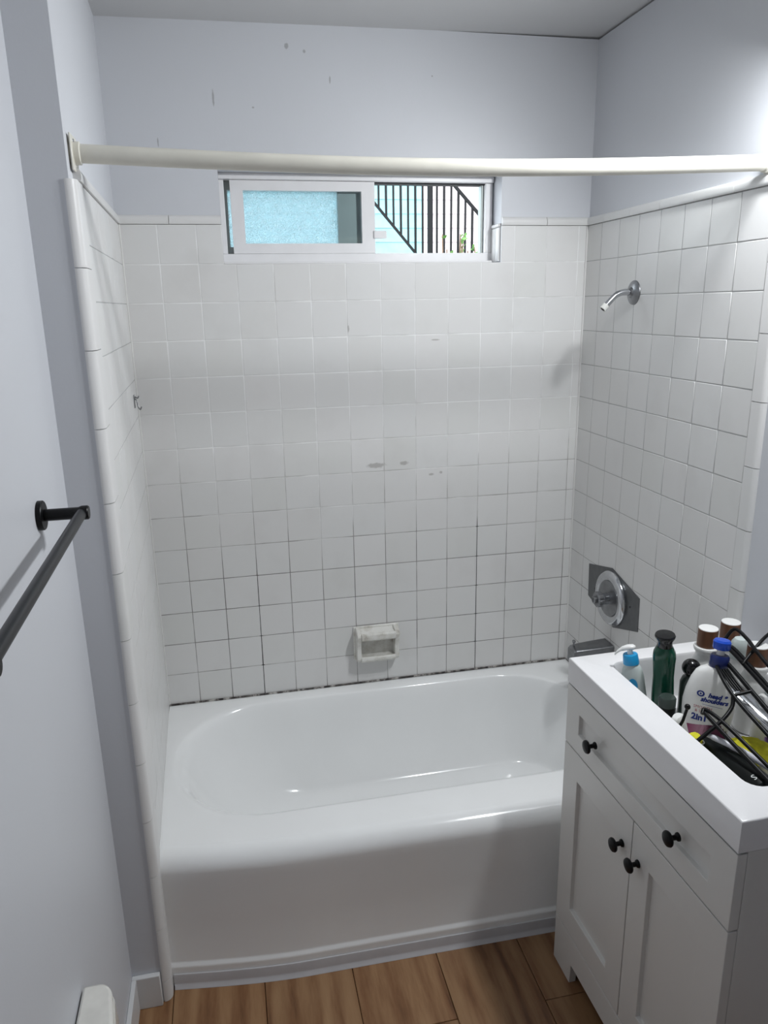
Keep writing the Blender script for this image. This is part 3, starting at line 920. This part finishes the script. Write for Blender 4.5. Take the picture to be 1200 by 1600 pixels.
# ------------------------------------------------------------------ vanity light above the cabinet (outside the picture, on the right wall)
vl = thing('vanity_light', (W + PB, -1.12, 2.235), 'two-headed vanity light on the right wall above the countertop', 'lamp')
boxes('wall_bar', [((-0.020, -0.13, -0.03), (-0.0005, 0.13, 0.03))], M['chrome'], vl, bevel=0.003)
def lamp_disc(name, parent, loc, d, energy, size):
    ld = bpy.data.lights.new(name, 'AREA')
    ld.shape = 'DISK'; ld.size = size; ld.energy = energy; ld.color = LAMP_COLOR[:3]
    lo = bpy.data.objects.new(name, ld); COL.objects.link(lo)
    lo.parent = parent; lo.location = loc
    lo.rotation_euler = Vector(d).to_track_quat('-Z', 'Y').to_euler()
    return lo
for dy, d, watts in ((-0.085, (-0.5, 0.15, -0.75), VANITY_WATTS), (0.085, (-0.7, 0.3, -0.65), VANITY_WATTS * 0.72)):
    dv = Vector(d).normalized()
    rotm = dv.to_track_quat('Z', 'Y').to_matrix().to_4x4()
    c = Vector((-0.085, dy, 0.0))
    tube('arm', [(-0.018, dy, 0.0), (-0.035, dy, 0.006), tuple(c - dv * 0.022)], 0.007, M['chrome'], vl, 10)
    lathe('shade', [(0.0, -0.03), (0.016, -0.03), (0.022, -0.02), (0.044, 0.008), (0.058, 0.030), (0.0565, 0.030), (0.042, 0.008), (0.020, -0.018), (0.0, -0.02)], M['chrome_dull'], vl, tuple(c), 'z', 28, rot=rotm)
    lathe('bulb', [(0.0, -0.018), (0.012, -0.015), (0.022, 0.004), (0.020, 0.018), (0.010, 0.026), (0.0, 0.027)], M['lampglass'], vl, tuple(c), 'z', 20, rot=rotm)
    lamp_disc('lamp', vl, tuple(c + dv * 0.0305), d, watts, 0.110)
# ------------------------------------------------------------------ outside the window
M['iron'] = simple('painted_iron', srgb(12, 12, 14), 0.9, 0.0)
M['siding'] = simple('pale_aqua_siding', srgb(138, 180, 184), 0.8, var=0.18, scale=3)
M['siding_pink'] = simple('pale_pink_siding', srgb(189, 175, 177), 0.7, var=0.08, scale=3)
M['yard'] = simple('yard_concrete', srgb(120, 118, 114), 0.9)
M['leaf'] = simple('yard_leaves', srgb(80, 120, 54), 0.6, var=0.3, scale=12)
M['bark'] = simple('yard_stems', srgb(120, 96, 78), 0.8)
struct(boxes('yard_ground', [((-6, 0.6, 0.70), (14, 14, 0.80))], M['yard']), 'pale concrete yard outside the window', 'ground')
st = thing('stair_railing', (2.86, 7.0, 0.80), 'dark iron stair railing with vertical balusters seen through the window', 'railing')
SO = Vector((2.86, 7.0, 0.80))
zb_ = lambda x: 2.868 - 1.13 * (x - 2.165)
zt_ = lambda x: 3.108 - 1.02 * (x - 3.128)
def bar(name, a, b, w, d=0.03):
    a, b = Vector(a) - SO, Vector(b) - SO
    dv = (b - a).normalized(); n = Vector((0, 1, 0)).cross(dv).normalized()
    bm = bmesh.new()
    rings(bm, [[p + n*w/2 + Vector((0, -d/2, 0)), p + n*w/2 + Vector((0, d/2, 0)), p - n*w/2 + Vector((0, d/2, 0)), p - n*w/2 + Vector((0, -d/2, 0))] for p in (a, b)], True, True, True)
    return finish(bm, name, M['iron'], st, smooth=False)
bar('bottom_rail', (1.2, 7, zb_(1.2)), (3.9, 7, zb_(3.9)), 0.028)
bar('handrail', (1.6, 7, zt_(1.6)), (3.9, 7, zt_(3.9)), 0.034)
for k in range(-6, 17):
    x = 2.308 + 0.0905 * k
    if abs(x - 2.852) < 0.03: continue
    bar('baluster', (x, 7, zb_(x)), (x, 7, zt_(x)), 0.022 if k % 2 else 0.026, 0.02)
bar('newel_post', (2.855, 7, 0.80), (2.855, 7, 3.6), 0.056, 0.056)
# house across the yard: lap siding, board by board
hs = thing('neighbour_house', (3.0, 9.2, 0.80), 'pale aqua and pink sided house beyond the stair railing', 'house')
boxes('house_wall', [((-5, 0.05, 0.0), (6, 0.4, 6.0))], M['siding'], hs)
brd = {}
for key, x0, x1 in (('siding', -5.0, 0.35), ('siding_pink', 0.35, 6.0)):
    bm = bmesh.new()
    rings(bm, [[(x, 0.0, 0.0), (x, 0.05, 0.0), (x, 0.05, 0.20), (x, 0.012, 0.20)] for x in (x0, x1)], True, True, True)
    first = finish(bm, 'siding_board', M[key], hs, smooth=False)
    first.location = (0, 0, 0.0)
    for k in range(1, 30):
        share(first, 'siding_board', (0, 0, 0.2 * k), hs)
# bush: leaves on stems
bu = thing('yard_bush', (3.30, 6.6, 0.80), 'green leafy bush at the foot of the stair railing', 'bush')
bm = bmesh.new(); bs = bmesh.new()
rnd = random.Random(3)
for s in range(22):
    bx_, by_ = rnd.uniform(-0.55, 0.35), rnd.uniform(-0.2, 0.2)
    h = rnd.uniform(1.35, 1.78) * (1 - 0.12 * abs(bx_))
    lean = Vector((rnd.uniform(-0.15, 0.15), rnd.uniform(-0.1, 0.1), h))
    b0 = Vector((bx_, by_, 0)); b1 = b0 + lean
    rings(bs, [[p + Vector((0.008*math.cos(t), 0.008*math.sin(t), 0)) for t in (0, 2.1, 4.2)] for p in (b0, b1)], True, True, True)
    for k in range(26):
        c = b0.lerp(b1, rnd.uniform(0.3, 1.0))
        d = Vector((rnd.uniform(-1, 1), rnd.uniform(-1, 1), rnd.uniform(-0.2, 0.9))).normalized()
        sd_ = d.cross(Vector((rnd.uniform(-1, 1), rnd.uniform(-1, 1), rnd.uniform(-1, 1)))).normalized() * 0.025
        L = rnd.uniform(0.06, 0.11)
        v = [bm.verts.new(c), bm.verts.new(c + d*L*0.5 + sd_), bm.verts.new(c + d*L), bm.verts.new(c + d*L*0.5 - sd_)]
        bm.faces.new(v)
lf = finish(bm, 'foliage', M['leaf'], bu, smooth=False); lf['kind'] = 'stuff'
finish(bs, 'stems', M['bark'], bu, smooth=False)

# ------------------------------------------------------------------ toiletries in the sink
def plastic(name, c, rough=0.3, **kw): return simple(name, c, rough, 0.0, 0.03, 25, **kw)
M['white_pl'] = plastic('white_plastic', srgb(232, 232, 230), 0.3)
M['frost'] = plastic('frosted_plastic', srgb(196, 206, 204), 0.3)
M['cyan_pl'] = plastic('cyan_plastic', srgb(28, 150, 206), 0.35)
M['green_pl'] = plastic('dark_green_plastic', srgb(16, 74, 56), 0.16)
M['blackg'] = plastic('gloss_black_plastic', srgb(14, 14, 16), 0.16)
M['smoke'] = plastic('smoky_green_plastic', srgb(58, 68, 64), 0.2)
M['deepgreen'] = plastic('black_green_plastic', srgb(6, 11, 10), 0.35, Specular_IOR_Level=0.25)
M['blue_pl'] = plastic('bright_blue_plastic', srgb(22, 74, 190), 0.25)
M['navy_pl'] = plastic('navy_plastic', srgb(18, 34, 92), 0.3)
M['foil'] = simple('silver_foil', (0.75, 0.76, 0.78, 1), 0.22, 1.0, 0.15, 30)
M['ink_blue'] = plastic('blue_ink', srgb(26, 48, 128), 0.5)
M['ink_red'] = plastic('rose_ink', srgb(178, 92, 98), 0.5)
M['ink_black'] = plastic('black_ink', srgb(20, 20, 22), 0.5)
M['ink_white'] = plastic('white_ink', srgb(225, 228, 226), 0.5)
M['magenta'] = plastic('magenta_print', srgb(112, 36, 74), 0.4)
M['purple'] = plastic('purple_print', srgb(130, 96, 150), 0.4)
M['yellow'] = simple('yellow_sponge', srgb(206, 200, 42), 0.9, 0, 0.2, 60)
M['razor'] = plastic('grey_white_plastic', srgb(205, 206, 212), 0.3)
def woodcap():
    m = NT('walnut_cap')
    f = m.noise(m.coord((60, 60, 6)), 1.5, 5)
    m.color(m.ramp(f, [(0.3, srgb(84, 50, 30)), (0.7, srgb(128, 82, 50))])); m.set(Roughness=0.5)
    return m.m
M['wood'] = woodcap()
SINK = 'toiletries standing in the sink'
SZ = FLZ + 0.0012
def stand(name, base, top, label, cat, spin=0.0, group=None):
    d = (Vector(top) - Vector(base)).normalized()
    qt = Vector((0, 0, 1)).rotation_difference(d)
    r = (qt.to_matrix() @ Matrix.Rotation(spin, 3, 'Z')).to_euler()
    return thing(name, base, label, cat, group, tuple(r))
def letters(name, body, size, mat, parent, u, z, front, shear=0.0, align='CENTER', bold=0.0, tilt=0.0):
    """flat lettering laid on a curved front: front(u) gives the local y of the surface"""
    cu = bpy.data.curves.new(name, 'FONT')
    cu.body = body; cu.size = size; cu.align_x = align; cu.shear = shear; cu.offset = bold; cu.resolution_u = 2
    to = bpy.data.objects.new(name, cu)
    COL.objects.link(to)
    bpy.context.view_layer.update()
    me = bpy.data.meshes.new_from_object(to.evaluated_get(bpy.context.evaluated_depsgraph_get()))
    bpy.data.objects.remove(to, do_unlink=True)
    for v in me.vertices:
        x, y = v.co.x, v.co.y
        X = u + x * math.cos(tilt) - y * math.sin(tilt); Z = z + x * math.sin(tilt) + y * math.cos(tilt)
        v.co = (X, front(X) - 0.0005, Z)
    me.materials.clear(); me.materials.append(mat)
    o = bpy.data.objects.new(name, me); COL.objects.link(o); o.parent = parent
    return o
def oval(a, b): return lambda u: -b * math.sqrt(max(0.0, 1 - (u / a) ** 2))
def body_oval(name, prof, mat, parent, seg=36, pw=2.0):
    """prof: (half width, half depth, z); super-elliptic sections"""
    bm = bmesh.new(); rs = []
    for a, b, z in prof:
        ring = []
        for i in range(seg):
            t = 2*math.pi*i/seg; c, s = math.cos(t), math.sin(t)
            ring.append((a*math.copysign(abs(c)**(2/pw), c), b*math.copysign(abs(s)**(2/pw), s), z))
        rs.append(ring)
    rings(bm, rs, True, True, True)
    return finish(bm, name, mat, parent, ang=0.8)

# pump bottle, leaning into the corner
pb = stand('pump_bottle', (1.139, -0.992, SZ + 0.004), (1.124, -0.972, 0.915), 'small frosted pump bottle with cyan collar in the sink corner', 'bottle', -0.55)
body_oval('bottle_body', [(0.018, 0.012, 0.0), (0.024, 0.017, 0.003), (0.026, 0.018, 0.04), (0.025, 0.0175, 0.085), (0.021, 0.0165, 0.105), (0.016, 0.015, 0.113), (0.014, 0.014, 0.116)], M['frost'], pb, pw=2.3)
body_oval('label', [(0.0001, 0.0001, 0.0), (0.010, 0.016, 0.0001), (0.010, 0.016, 0.0006), (0.0001, 0.0001, 0.0007)], M['cyan_pl'], pb).matrix_local = Matrix.Translation((0.0, -0.0181, 0.070)) @ Matrix.Rotation(math.pi/2, 4, 'X')
lathe('collar', [(0.0, 0.116), (0.0175, 0.116), (0.0178, 0.120), (0.0165, 0.137), (0.0155, 0.139), (0.0, 0.139)], M['cyan_pl'], pb, (0, 0, 0), 'z', 28)
pump = lathe('pump_stem', [(0.0, 0.138), (0.0065, 0.138), (0.0060, 0.150), (0.0, 0.150)], M['white_pl'], pb, (0, 0, 0), 'z', 16)
bm = bmesh.new()
rs = []
for x, hw, zt_2, zb2 in ((0.013, 0.004, 0.158, 0.152), (0.008, 0.009, 0.161, 0.149), (-0.004, 0.0095, 0.161, 0.149), (-0.016, 0.007, 0.157, 0.148), (-0.027, 0.0045, 0.149, 0.142), (-0.034, 0.0035, 0.141, 0.136)):
    rs.append([(x, hw*math.cos(t), (zt_2+zb2)/2 + (zt_2-zb2)/2*math.sin(t)) for t in [2*math.pi*k/12 for k in range(12)]])
rings(bm, rs, True, True, True)
finish(bm, 'pump_head', M['white_pl'], pb, ang=1.0)

# green bottle
gb = stand('green_bottle', (1.194, -1.008, SZ), (1.176, -1.021, 0.980), 'tall dark green bottle with flared black cap', 'bottle', -0.6)
body_oval('bottle_body', [(0.021, 0.018, 0.0), (0.0245, 0.021, 0.003), (0.0245, 0.021, 0.05), (0.0225, 0.0195, 0.10), (0.0240, 0.0205, 0.135), (0.0250, 0.0210, 0.150), (0.0235, 0.020, 0.162), (0.0190, 0.0175, 0.172), (0.0165, 0.0165, 0.177)], M['green_pl'], gb, pw=2.4)
lathe('cap', [(0.0, 0.177), (0.0165, 0.177), (0.0160, 0.186), (0.0185, 0.194), (0.0215, 0.199), (0.0222, 0.203), (0.0205, 0.2065), (0.0, 0.208)], M['blackg'], gb, (0, 0, 0), 'z', 32)

# black round-capped bottle
bb = thing('black_bottle', (1.243, -1.030, SZ), 'short smoky bottle with glossy black ball cap behind the green bottle', 'bottle')
lathe('bottle_body', [(0.0, 0.0), (0.020, 0.0), (0.0215, 0.003), (0.0215, 0.085), (0.017, 0.097), (0.011, 0.102), (0.0, 0.102)], M['smoke'], bb, (0, 0, 0), 'z', 28)
lathe('ball_cap', [(0.0, 0.100)] + [(0.0205*math.sin(math.pi*k/14), 0.120 - 0.0205*math.cos(math.pi*k/14)) for k in range(2, 14)] + [(0.0, 0.1405)], M['blackg'], bb, (0, 0, 0), 'z', 28)

# three white bottles with wooden caps
def wood_bottle(base, top_z, label, r=0.033):
    w = thing('wood_cap_bottle', (base[0], base[1], SZ), label, 'bottle', 'white bottles with wooden caps')
    H = top_z - SZ
    lathe('bottle_body', [(0.0, 0.0), (r - 0.003, 0.0), (r, 0.004), (r, H - 0.092), (r - 0.004, H - 0.080), (r - 0.010, H - 0.066), (r - 0.010, H - 0.060), (r - 0.0055, H - 0.053), (r - 0.0045, H - 0.048), (r - 0.006, H - 0.0445), (0.018, H - 0.043), (0.0, H - 0.043)], M['white_pl'], w, (0, 0, 0), 'z', 32)
    lathe('wood_cap', [(0.0, H - 0.0428), (0.0218, H - 0.0428), (0.0222, H - 0.041), (0.0216, H - 0.002), (0.0, H - 0.002)], M['wood'], w, (0, 0, 0), 'z', 32)
    lathe('cap_top', [(0.0, H - 0.0019), (0.0212, H - 0.0019), (0.0208, H - 0.0004), (0.0, H)], M['white_pl'], w, (0, 0, 0), 'z', 32)
    return w
wood_bottle((1.302, -0.996), 0.969, 'white bottle with wooden cap standing left of its two twins')
wood_bottle((1.378, -0.972), 0.966, 'white wooden-capped bottle farthest back against the sink wall')
wood_bottle((1.342, -1.110), 0.975, 'white wooden-capped bottle nearest, crossed by the black caddy wires')
db = thing('clear_cap_bottle', (1.348, -1.046, SZ), 'pale bottle with translucent domed cap between the wooden-capped ones', 'bottle')
lathe('bottle_body', [(0.0, 0.0), (0.018, 0.0), (0.019, 0.003), (0.019, 0.130), (0.017, 0.140), (0.0, 0.140)], M['white_pl'], db, (0, 0, 0), 'z', 24)
lathe('cap', [(0.0, 0.1402), (0.0195, 0.1402), (0.0195, 0.165), (0.018, 0.178), (0.012, 0.187), (0.0, 0.190)], M['frost'], db, (0, 0, 0), 'z', 24)

# big white shampoo bottle, printed, blue cap
sh = stand('shampoo_bottle', (1.222, -1.122, SZ + 0.002), (1.246, -1.104, 0.97), 'big white shampoo bottle with blue cap and blue lettering', 'bottle', math.atan2(-0.606, 0.795))
SA, SB = 0.0525, 0.0235
body_oval('bottle_body', [(0.040, 0.019, 0.0), (0.044, 0.022, 0.003), (0.048, SB, 0.03), (0.0515, SB, 0.060), (SA, SB, 0.080), (0.0495, SB, 0.105), (0.0430, 0.0225, 0.130), (0.0350, 0.0205, 0.148), (0.0270, 0.0190, 0.156), (0.0170, 0.0165, 0.161), (0.0155, 0.0155, 0.163)], M['white_pl'], sh, 48, 2.5)
lathe('cap_collar', [(0.0, 0.163), (0.0180, 0.163), (0.0195, 0.166), (0.0195, 0.186), (0.0170, 0.190), (0.0, 0.190)], M['navy_pl'], sh, (0.008, 0, 0), 'z', 28)
lathe('cap_neck', [(0.0, 0.190), (0.008, 0.190), (0.008, 0.203), (0.0, 0.203)], M['white_pl'], sh, (0.008, 0, 0), 'z', 16)
lathe('cap', [(0.0, 0.203), (0.0165, 0.203), (0.0180, 0.206), (0.0180, 0.219), (0.0150, 0.223), (0.0, 0.224)], M['blue_pl'], sh, (0.008, 0, 0), 'z', 28)
def fr(u): return -SB * (max(0.0, 1 - (abs(u) / 0.0505) ** 2.5)) ** (1 / 2.5)
letters('lettering', 'head &', 0.0135, M['ink_blue'], sh, 0.016, 0.0995, fr, 0.25, bold=0.0007)
letters('lettering', 'shoulders', 0.0135, M['ink_blue'], sh, 0.010, 0.0885, fr, 0.25, bold=0.0007)
letters('lettering', '2in1', 0.0185, M['ink_blue'], sh, -0.014, 0.0455, fr, 0.0, bold=0.0008)
letters('lettering', 'SMOOTH', 0.0088, M['ink_red'], sh, -0.010, 0.0715, fr)
letters('lettering', '& SILKY', 0.0088, M['ink_red'], sh, -0.010, 0.0630, fr)
def patch(name, pts, mat, parent, front, lift=0.0004):
    bm = bmesh.new()
    n = 14
    lo, hi = pts
    vs = []
    for k in range(n + 1):
        t = k / n
        u = lerp(lo[0], hi[0], t)
        vs.append((bm.verts.new((u, front(u) - lift, lerp(lo[1], hi[1], t))), bm.verts.new((u, front(u) - lift, lerp(lo[2], hi[2], t)))))
    for a, b in zip(vs, vs[1:]): bm.faces.new((a[0], b[0], b[1], a[1]))
    bmesh.ops.solidify(bm, geom=bm.faces[:], thickness=0.0002)
    return finish(bm, name, mat, parent, ang=1.2)
patch('printed_line', ((-0.012, 0.0820, 0.0828), (0.028, 0.0805, 0.0813)), M['ink_blue'], sh, fr)
patch('printed_band', ((-0.042, 0.002, 0.030), (0.042, 0.006, 0.046)), M['magenta'], sh, lambda u: -0.0234 * (max(0.0, 1 - (abs(u) / 0.0478) ** 2.5)) ** 0.4)
# ring logo
bm = bmesh.new()
rs = []
for rr in (0.0078, 0.0044):
    rs.append([(-0.018 + rr*math.cos(t), fr(-0.018 + rr*math.cos(t)) - 0.0006, 0.1045 + 0.86*rr*math.sin(t)) for t in [2*math.pi*k/24 for k in range(24)]])
rings(bm, rs, True)
finish(bm, 'round_logo', M['ink_blue'], sh)
lathe('round_logo', [(0.0, 0.0), (0.0020, 0.0), (0.0, 0.0003)], M['ink_blue'], sh, (-0.018, fr(-0.018) - 0.0005, 0.1045), '-y', 12)

# small dark jar with pale marks
dj = thing('dark_bottle', (1.167, -1.064, SZ), 'short black bottle with smoky green cap and white marks', 'bottle')
lathe('bottle_body', [(0.0, 0.0), (0.018, 0.0), (0.019, 0.003), (0.019, 0.050), (0.0175, 0.055), (0.0, 0.055)], M['deepgreen'], dj, (0, 0, 0), 'z', 24)
lathe('cap', [(0.0, 0.0552), (0.0185, 0.0552), (0.0185, 0.073), (0.016, 0.077), (0.0, 0.077)], M['smoke'], dj, (0, 0, 0), 'z', 24)
o = letters('lettering', 'OX', 0.013, M['ink_white'], dj, 0.0, 0.030, lambda u: -math.sqrt(max(1e-9, 0.0192**2 - u*u)), tilt=-0.4)
o.rotation_euler = (0, 0, -0.65)

# white squeeze tube near the front of the sink
wt = stand('squeeze_tube', (1.166, -1.135, SZ + 0.001), (1.140, -1.132, 0.87), 'small white squeeze tube leaning on the front sink edge', 'tube', 0.4)
body_oval('tube_body', [(0.014, 0.012, 0.0), (0.0155, 0.013, 0.003), (0.0165, 0.013, 0.03), (0.0165, 0.012, 0.062), (0.0150, 0.0105, 0.070), (0.010, 0.008, 0.074)], M['white_pl'], wt, pw=2.4)

# white bottle with black letters, at the right edge
wl_ = thing('lettered_bottle', (1.318, -1.195, SZ), 'white bottle with black letters and purple patch behind the wires', 'bottle')
body_oval('bottle_body', [(0.030, 0.019, 0.0), (0.032, 0.021, 0.003), (0.033, 0.021, 0.09), (0.031, 0.020, 0.115), (0.022, 0.017, 0.128), (0.014, 0.014, 0.133)], M['white_pl'], wl_, pw=2.4)
lathe('cap', [(0.0, 0.133), (0.015, 0.133), (0.015, 0.148), (0.013, 0.151), (0.0, 0.151)], M['frost'], wl_, (0, 0, 0), 'z', 24)
wl_.rotation_euler = (0, 0, -0.65)
fw = lambda u: -0.0212 * (max(0.0, 1 - (abs(u) / 0.0332) ** 2.4)) ** (1 / 2.4)
letters('lettering', 'ONY', 0.017, M['ink_black'], wl_, 0.0, 0.098, fw, bold=0.0004, tilt=-0.25)
patch('printed_band', ((-0.006, 0.020, 0.045), (0.028, 0.020, 0.048)), M['purple'], wl_, fw)

# crumpled silver tube lying across the wires
ft = bpy.data.objects.new('foil_tube', None); COL.objects.link(ft)
tag(ft, 'shiny silver foil tube lying across the toiletries', 'tube')
ft.location = (1.270, -1.212, 0.884)
dv = Vector((0.020, -0.105, -0.045)).normalized()
ft.rotation_euler = dv.to_track_quat('Z', 'Y').to_euler()
bm = bmesh.new(); rs = []
for z, a, b in ((-0.062, 0.019, 0.0015), (-0.055, 0.0195, 0.003), (-0.02, 0.018, 0.008), (0.02, 0.016, 0.0115), (0.045, 0.0145, 0.0135), (0.050, 0.010, 0.010), (0.055, 0.007, 0.007)):
    rs.append([((a + 0.0012*math.sin(5*t + 90*z))*math.cos(t), (b + 0.0008*math.sin(7*t + 60*z))*math.sin(t), z) for t in [2*math.pi*k/24 for k in range(24)]])
rings(bm, rs, True, True, True)
finish(bm, 'tube_body', M['foil'], ft, ang=0.9)
lathe('cap', [(0.0, 0.055), (0.0095, 0.055), (0.0085, 0.070), (0.0, 0.070)], M['blackg'], ft, (0, 0, 0), 'z', 20)

# yellow sponges
def sponge(name, loc, rad, rotz, label, seed):
    t = thing(name, loc, label, 'sponge', None, (0, 0, rotz))
    bm = bmesh.new()
    bmesh.ops.create_icosphere(bm, subdivisions=4, radius=1.0)
    rn = random.Random(seed)
    for v in bm.verts:
        n = v.co.normalized()
        k = 1 + 0.05*math.sin(13*n.x + seed)*math.sin(11*n.y) + 0.05*math.sin(17*n.z + 3*n.x) + rn.uniform(-0.02, 0.02)
        v.co = Vector((n.x*rad[0], n.y*rad[1], n.z*rad[2])) * k
    finish(bm, 'sponge_body', M['yellow'], t, ang=2.0)
    tube('cord', [(rad[0]*0.95, 0, 0), (rad[0]*1.25, 0.004, 0.004), (rad[0]*1.05, 0.006, 0.008)], 0.0012, M['white_pl'], t, 8)
sponge('bath_sponge', (1.258, -1.222, 0.800), (0.046, 0.030, 0.026), -0.5, 'yellow scrubbing sponge under the black caddy wires', 2)
sponge('small_sponge', (1.127, -1.218, 0.838), (0.016, 0.024, 0.018), -0.9, 'small yellow sponge against the front sink wall', 5)

# razor
rz = bpy.data.objects.new('razor', None); COL.objects.link(rz)
tag(rz, 'pale grey razor lying over the dark bottle', 'razor')
rz.location = (1.19, -1.280, 0.842)
tube('handle', [(-0.040, 0.058, 0.014), (-0.020, 0.030, 0.010), (0.005, 0.000, 0.002), (0.030, -0.034, -0.010), (0.046, -0.058, -0.016)], [0.0045, 0.0055, 0.0065, 0.0065, 0.0050], M['razor'], rz, 14)
h_ = boxes('blade_head', [((-0.005, -0.020, -0.005), (0.006, 0.020, 0.005))], M['razor'], rz, bevel=0.0015)
h_.location = (0.050, -0.064, -0.018); h_.rotation_euler = (0.2, 0.3, -0.9)

# dark bottle lying along the front wall of the sink, with an S on it
ds = bpy.data.objects.new('lying_bottle', None); COL.objects.link(ds)
tag(ds, 'black-green bottle marked S lying along the front of the sink', 'bottle')
ds.location = (1.180, -1.285, SZ + 0.0335)
ds.rotation_euler = (math.pi/2, 0, 0.06)
lathe('bottle_body', [(0.0, -0.085), (0.029, -0.085), (0.033, -0.080), (0.033, 0.06), (0.031, 0.074), (0.022, 0.082), (0.0, 0.082)], M['deepgreen'], ds, (0, 0, 0), 'z', 28)
lathe('cap', [(0.0, 0.082), (0.022, 0.082), (0.022, 0.100), (0.020, 0.102), (0.0, 0.102)], M['blackg'], ds, (0, 0, 0), 'z', 24)
o = letters('lettering', 'S', 0.018, M['ink_white'], ds, 0.0, 0.052, lambda u: -math.sqrt(max(1e-9, 0.0332**2 - u*u)))
o.rotation_euler = (0, 0, math.pi + 0.45)
lid = thing('jar_lid', (1.232, -1.372, SZ), 'round white lid at the near corner of the sink', 'lid')
lathe('lid_shell', [(0.0, 0.012), (0.022, 0.0), (0.026, 0.001), (0.0265, 0.016), (0.023, 0.024), (0.014, 0.029), (0.0, 0.030)], M['white_pl'], lid, (0, 0, 0), 'z', 28)

# black wire shower caddy thrown on top
wc = thing('wire_caddy', (1.25, -1.19, SZ + 0.06), 'black wire shower caddy lying on top of the bottles', 'shower caddy')
WO = Vector((1.25, -1.19, SZ + 0.06))
def wire(pts, r=0.0034):
    return tube('wire', [Vector(p) - WO for p in pts], r * 1.2, M['black'], wc, 10, 5)
wire([(1.287, -1.062, 0.957), (1.297, -1.080, 0.955), (1.292, -1.150, 0.943), (1.287, -1.215, 0.930), (1.282, -1.30, 0.912)], 0.0042)
wire([(1.293, -1.068, 0.961), (1.304, -1.085, 0.958), (1.299, -1.150, 0.946), (1.294, -1.215, 0.933), (1.289, -1.30, 0.915)], 0.0034)
wire([(1.290, -1.062, 0.963), (1.318, -1.060, 0.992), (1.323, -1.095, 0.985), (1.316, -1.131, 0.978), (1.311, -1.181, 0.965), (1.306, -1.26, 0.945)], 0.0034)
wire([(1.392, -1.086, 0.990), (1.350, -1.108, 0.983), (1.300, -1.129, 0.955), (1.290, -1.134, 0.948)], 0.0030)
wire([(1.256, -1.090, 0.940), (1.231, -1.135, 0.942), (1.223, -1.198, 0.918), (1.235, -1.290, 0.882), (1.242, -1.36, 0.860)], 0.0034)
wire([(1.262, -1.110, 0.948), (1.260, -1.140, 0.944), (1.258, -1.256, 0.912), (1.256, -1.34, 0.890)], 0.0040)
for k in range(4):
    t = 0.15 + 0.17 * k
    a = Vector((1.231, -1.135, 0.942)).lerp(Vector((1.260, -1.140, 0.944)), t)
    wire([a, a + Vector((-0.004, -0.030, -0.008)), a + Vector((-0.002, -0.055, -0.019))], 0.0018)
wire([(1.223, -1.198, 0.918), (1.258, -1.205, 0.927)], 0.0030)
wire([(1.223, -1.198, 0.917), (1.211, -1.212, 0.900), (1.177, -1.226, 0.880), (1.125, -1.233, 0.850)], 0.0034)
wire([(1.164, -1.195, 0.885), (1.170, -1.262, 0.868), (1.178, -1.334, 0.850), (1.182, -1.39, 0.838)], 0.0036)
wire([(1.160, -1.193, 0.883), (1.170, -1.188, 0.888), (1.181, -1.227, 0.882), (1.195, -1.295, 0.862), (1.204, -1.36, 0.846)], 0.0034)
wire([(1.124, -1.194, 0.902), (1.118, -1.193, 0.875), (1.114, -1.192, 0.852), (1.125, -1.233, 0.850)], 0.0026)
lathe('rubber_tip', [(0.0, -0.006)] + [(0.006*math.sin(math.pi*k/10), -0.006*math.cos(math.pi*k/10)) for k in range(1, 10)] + [(0.0, 0.006)], M['black'], wc, tuple(Vector((1.124, -1.194, 0.904)) - WO), 'z', 16)
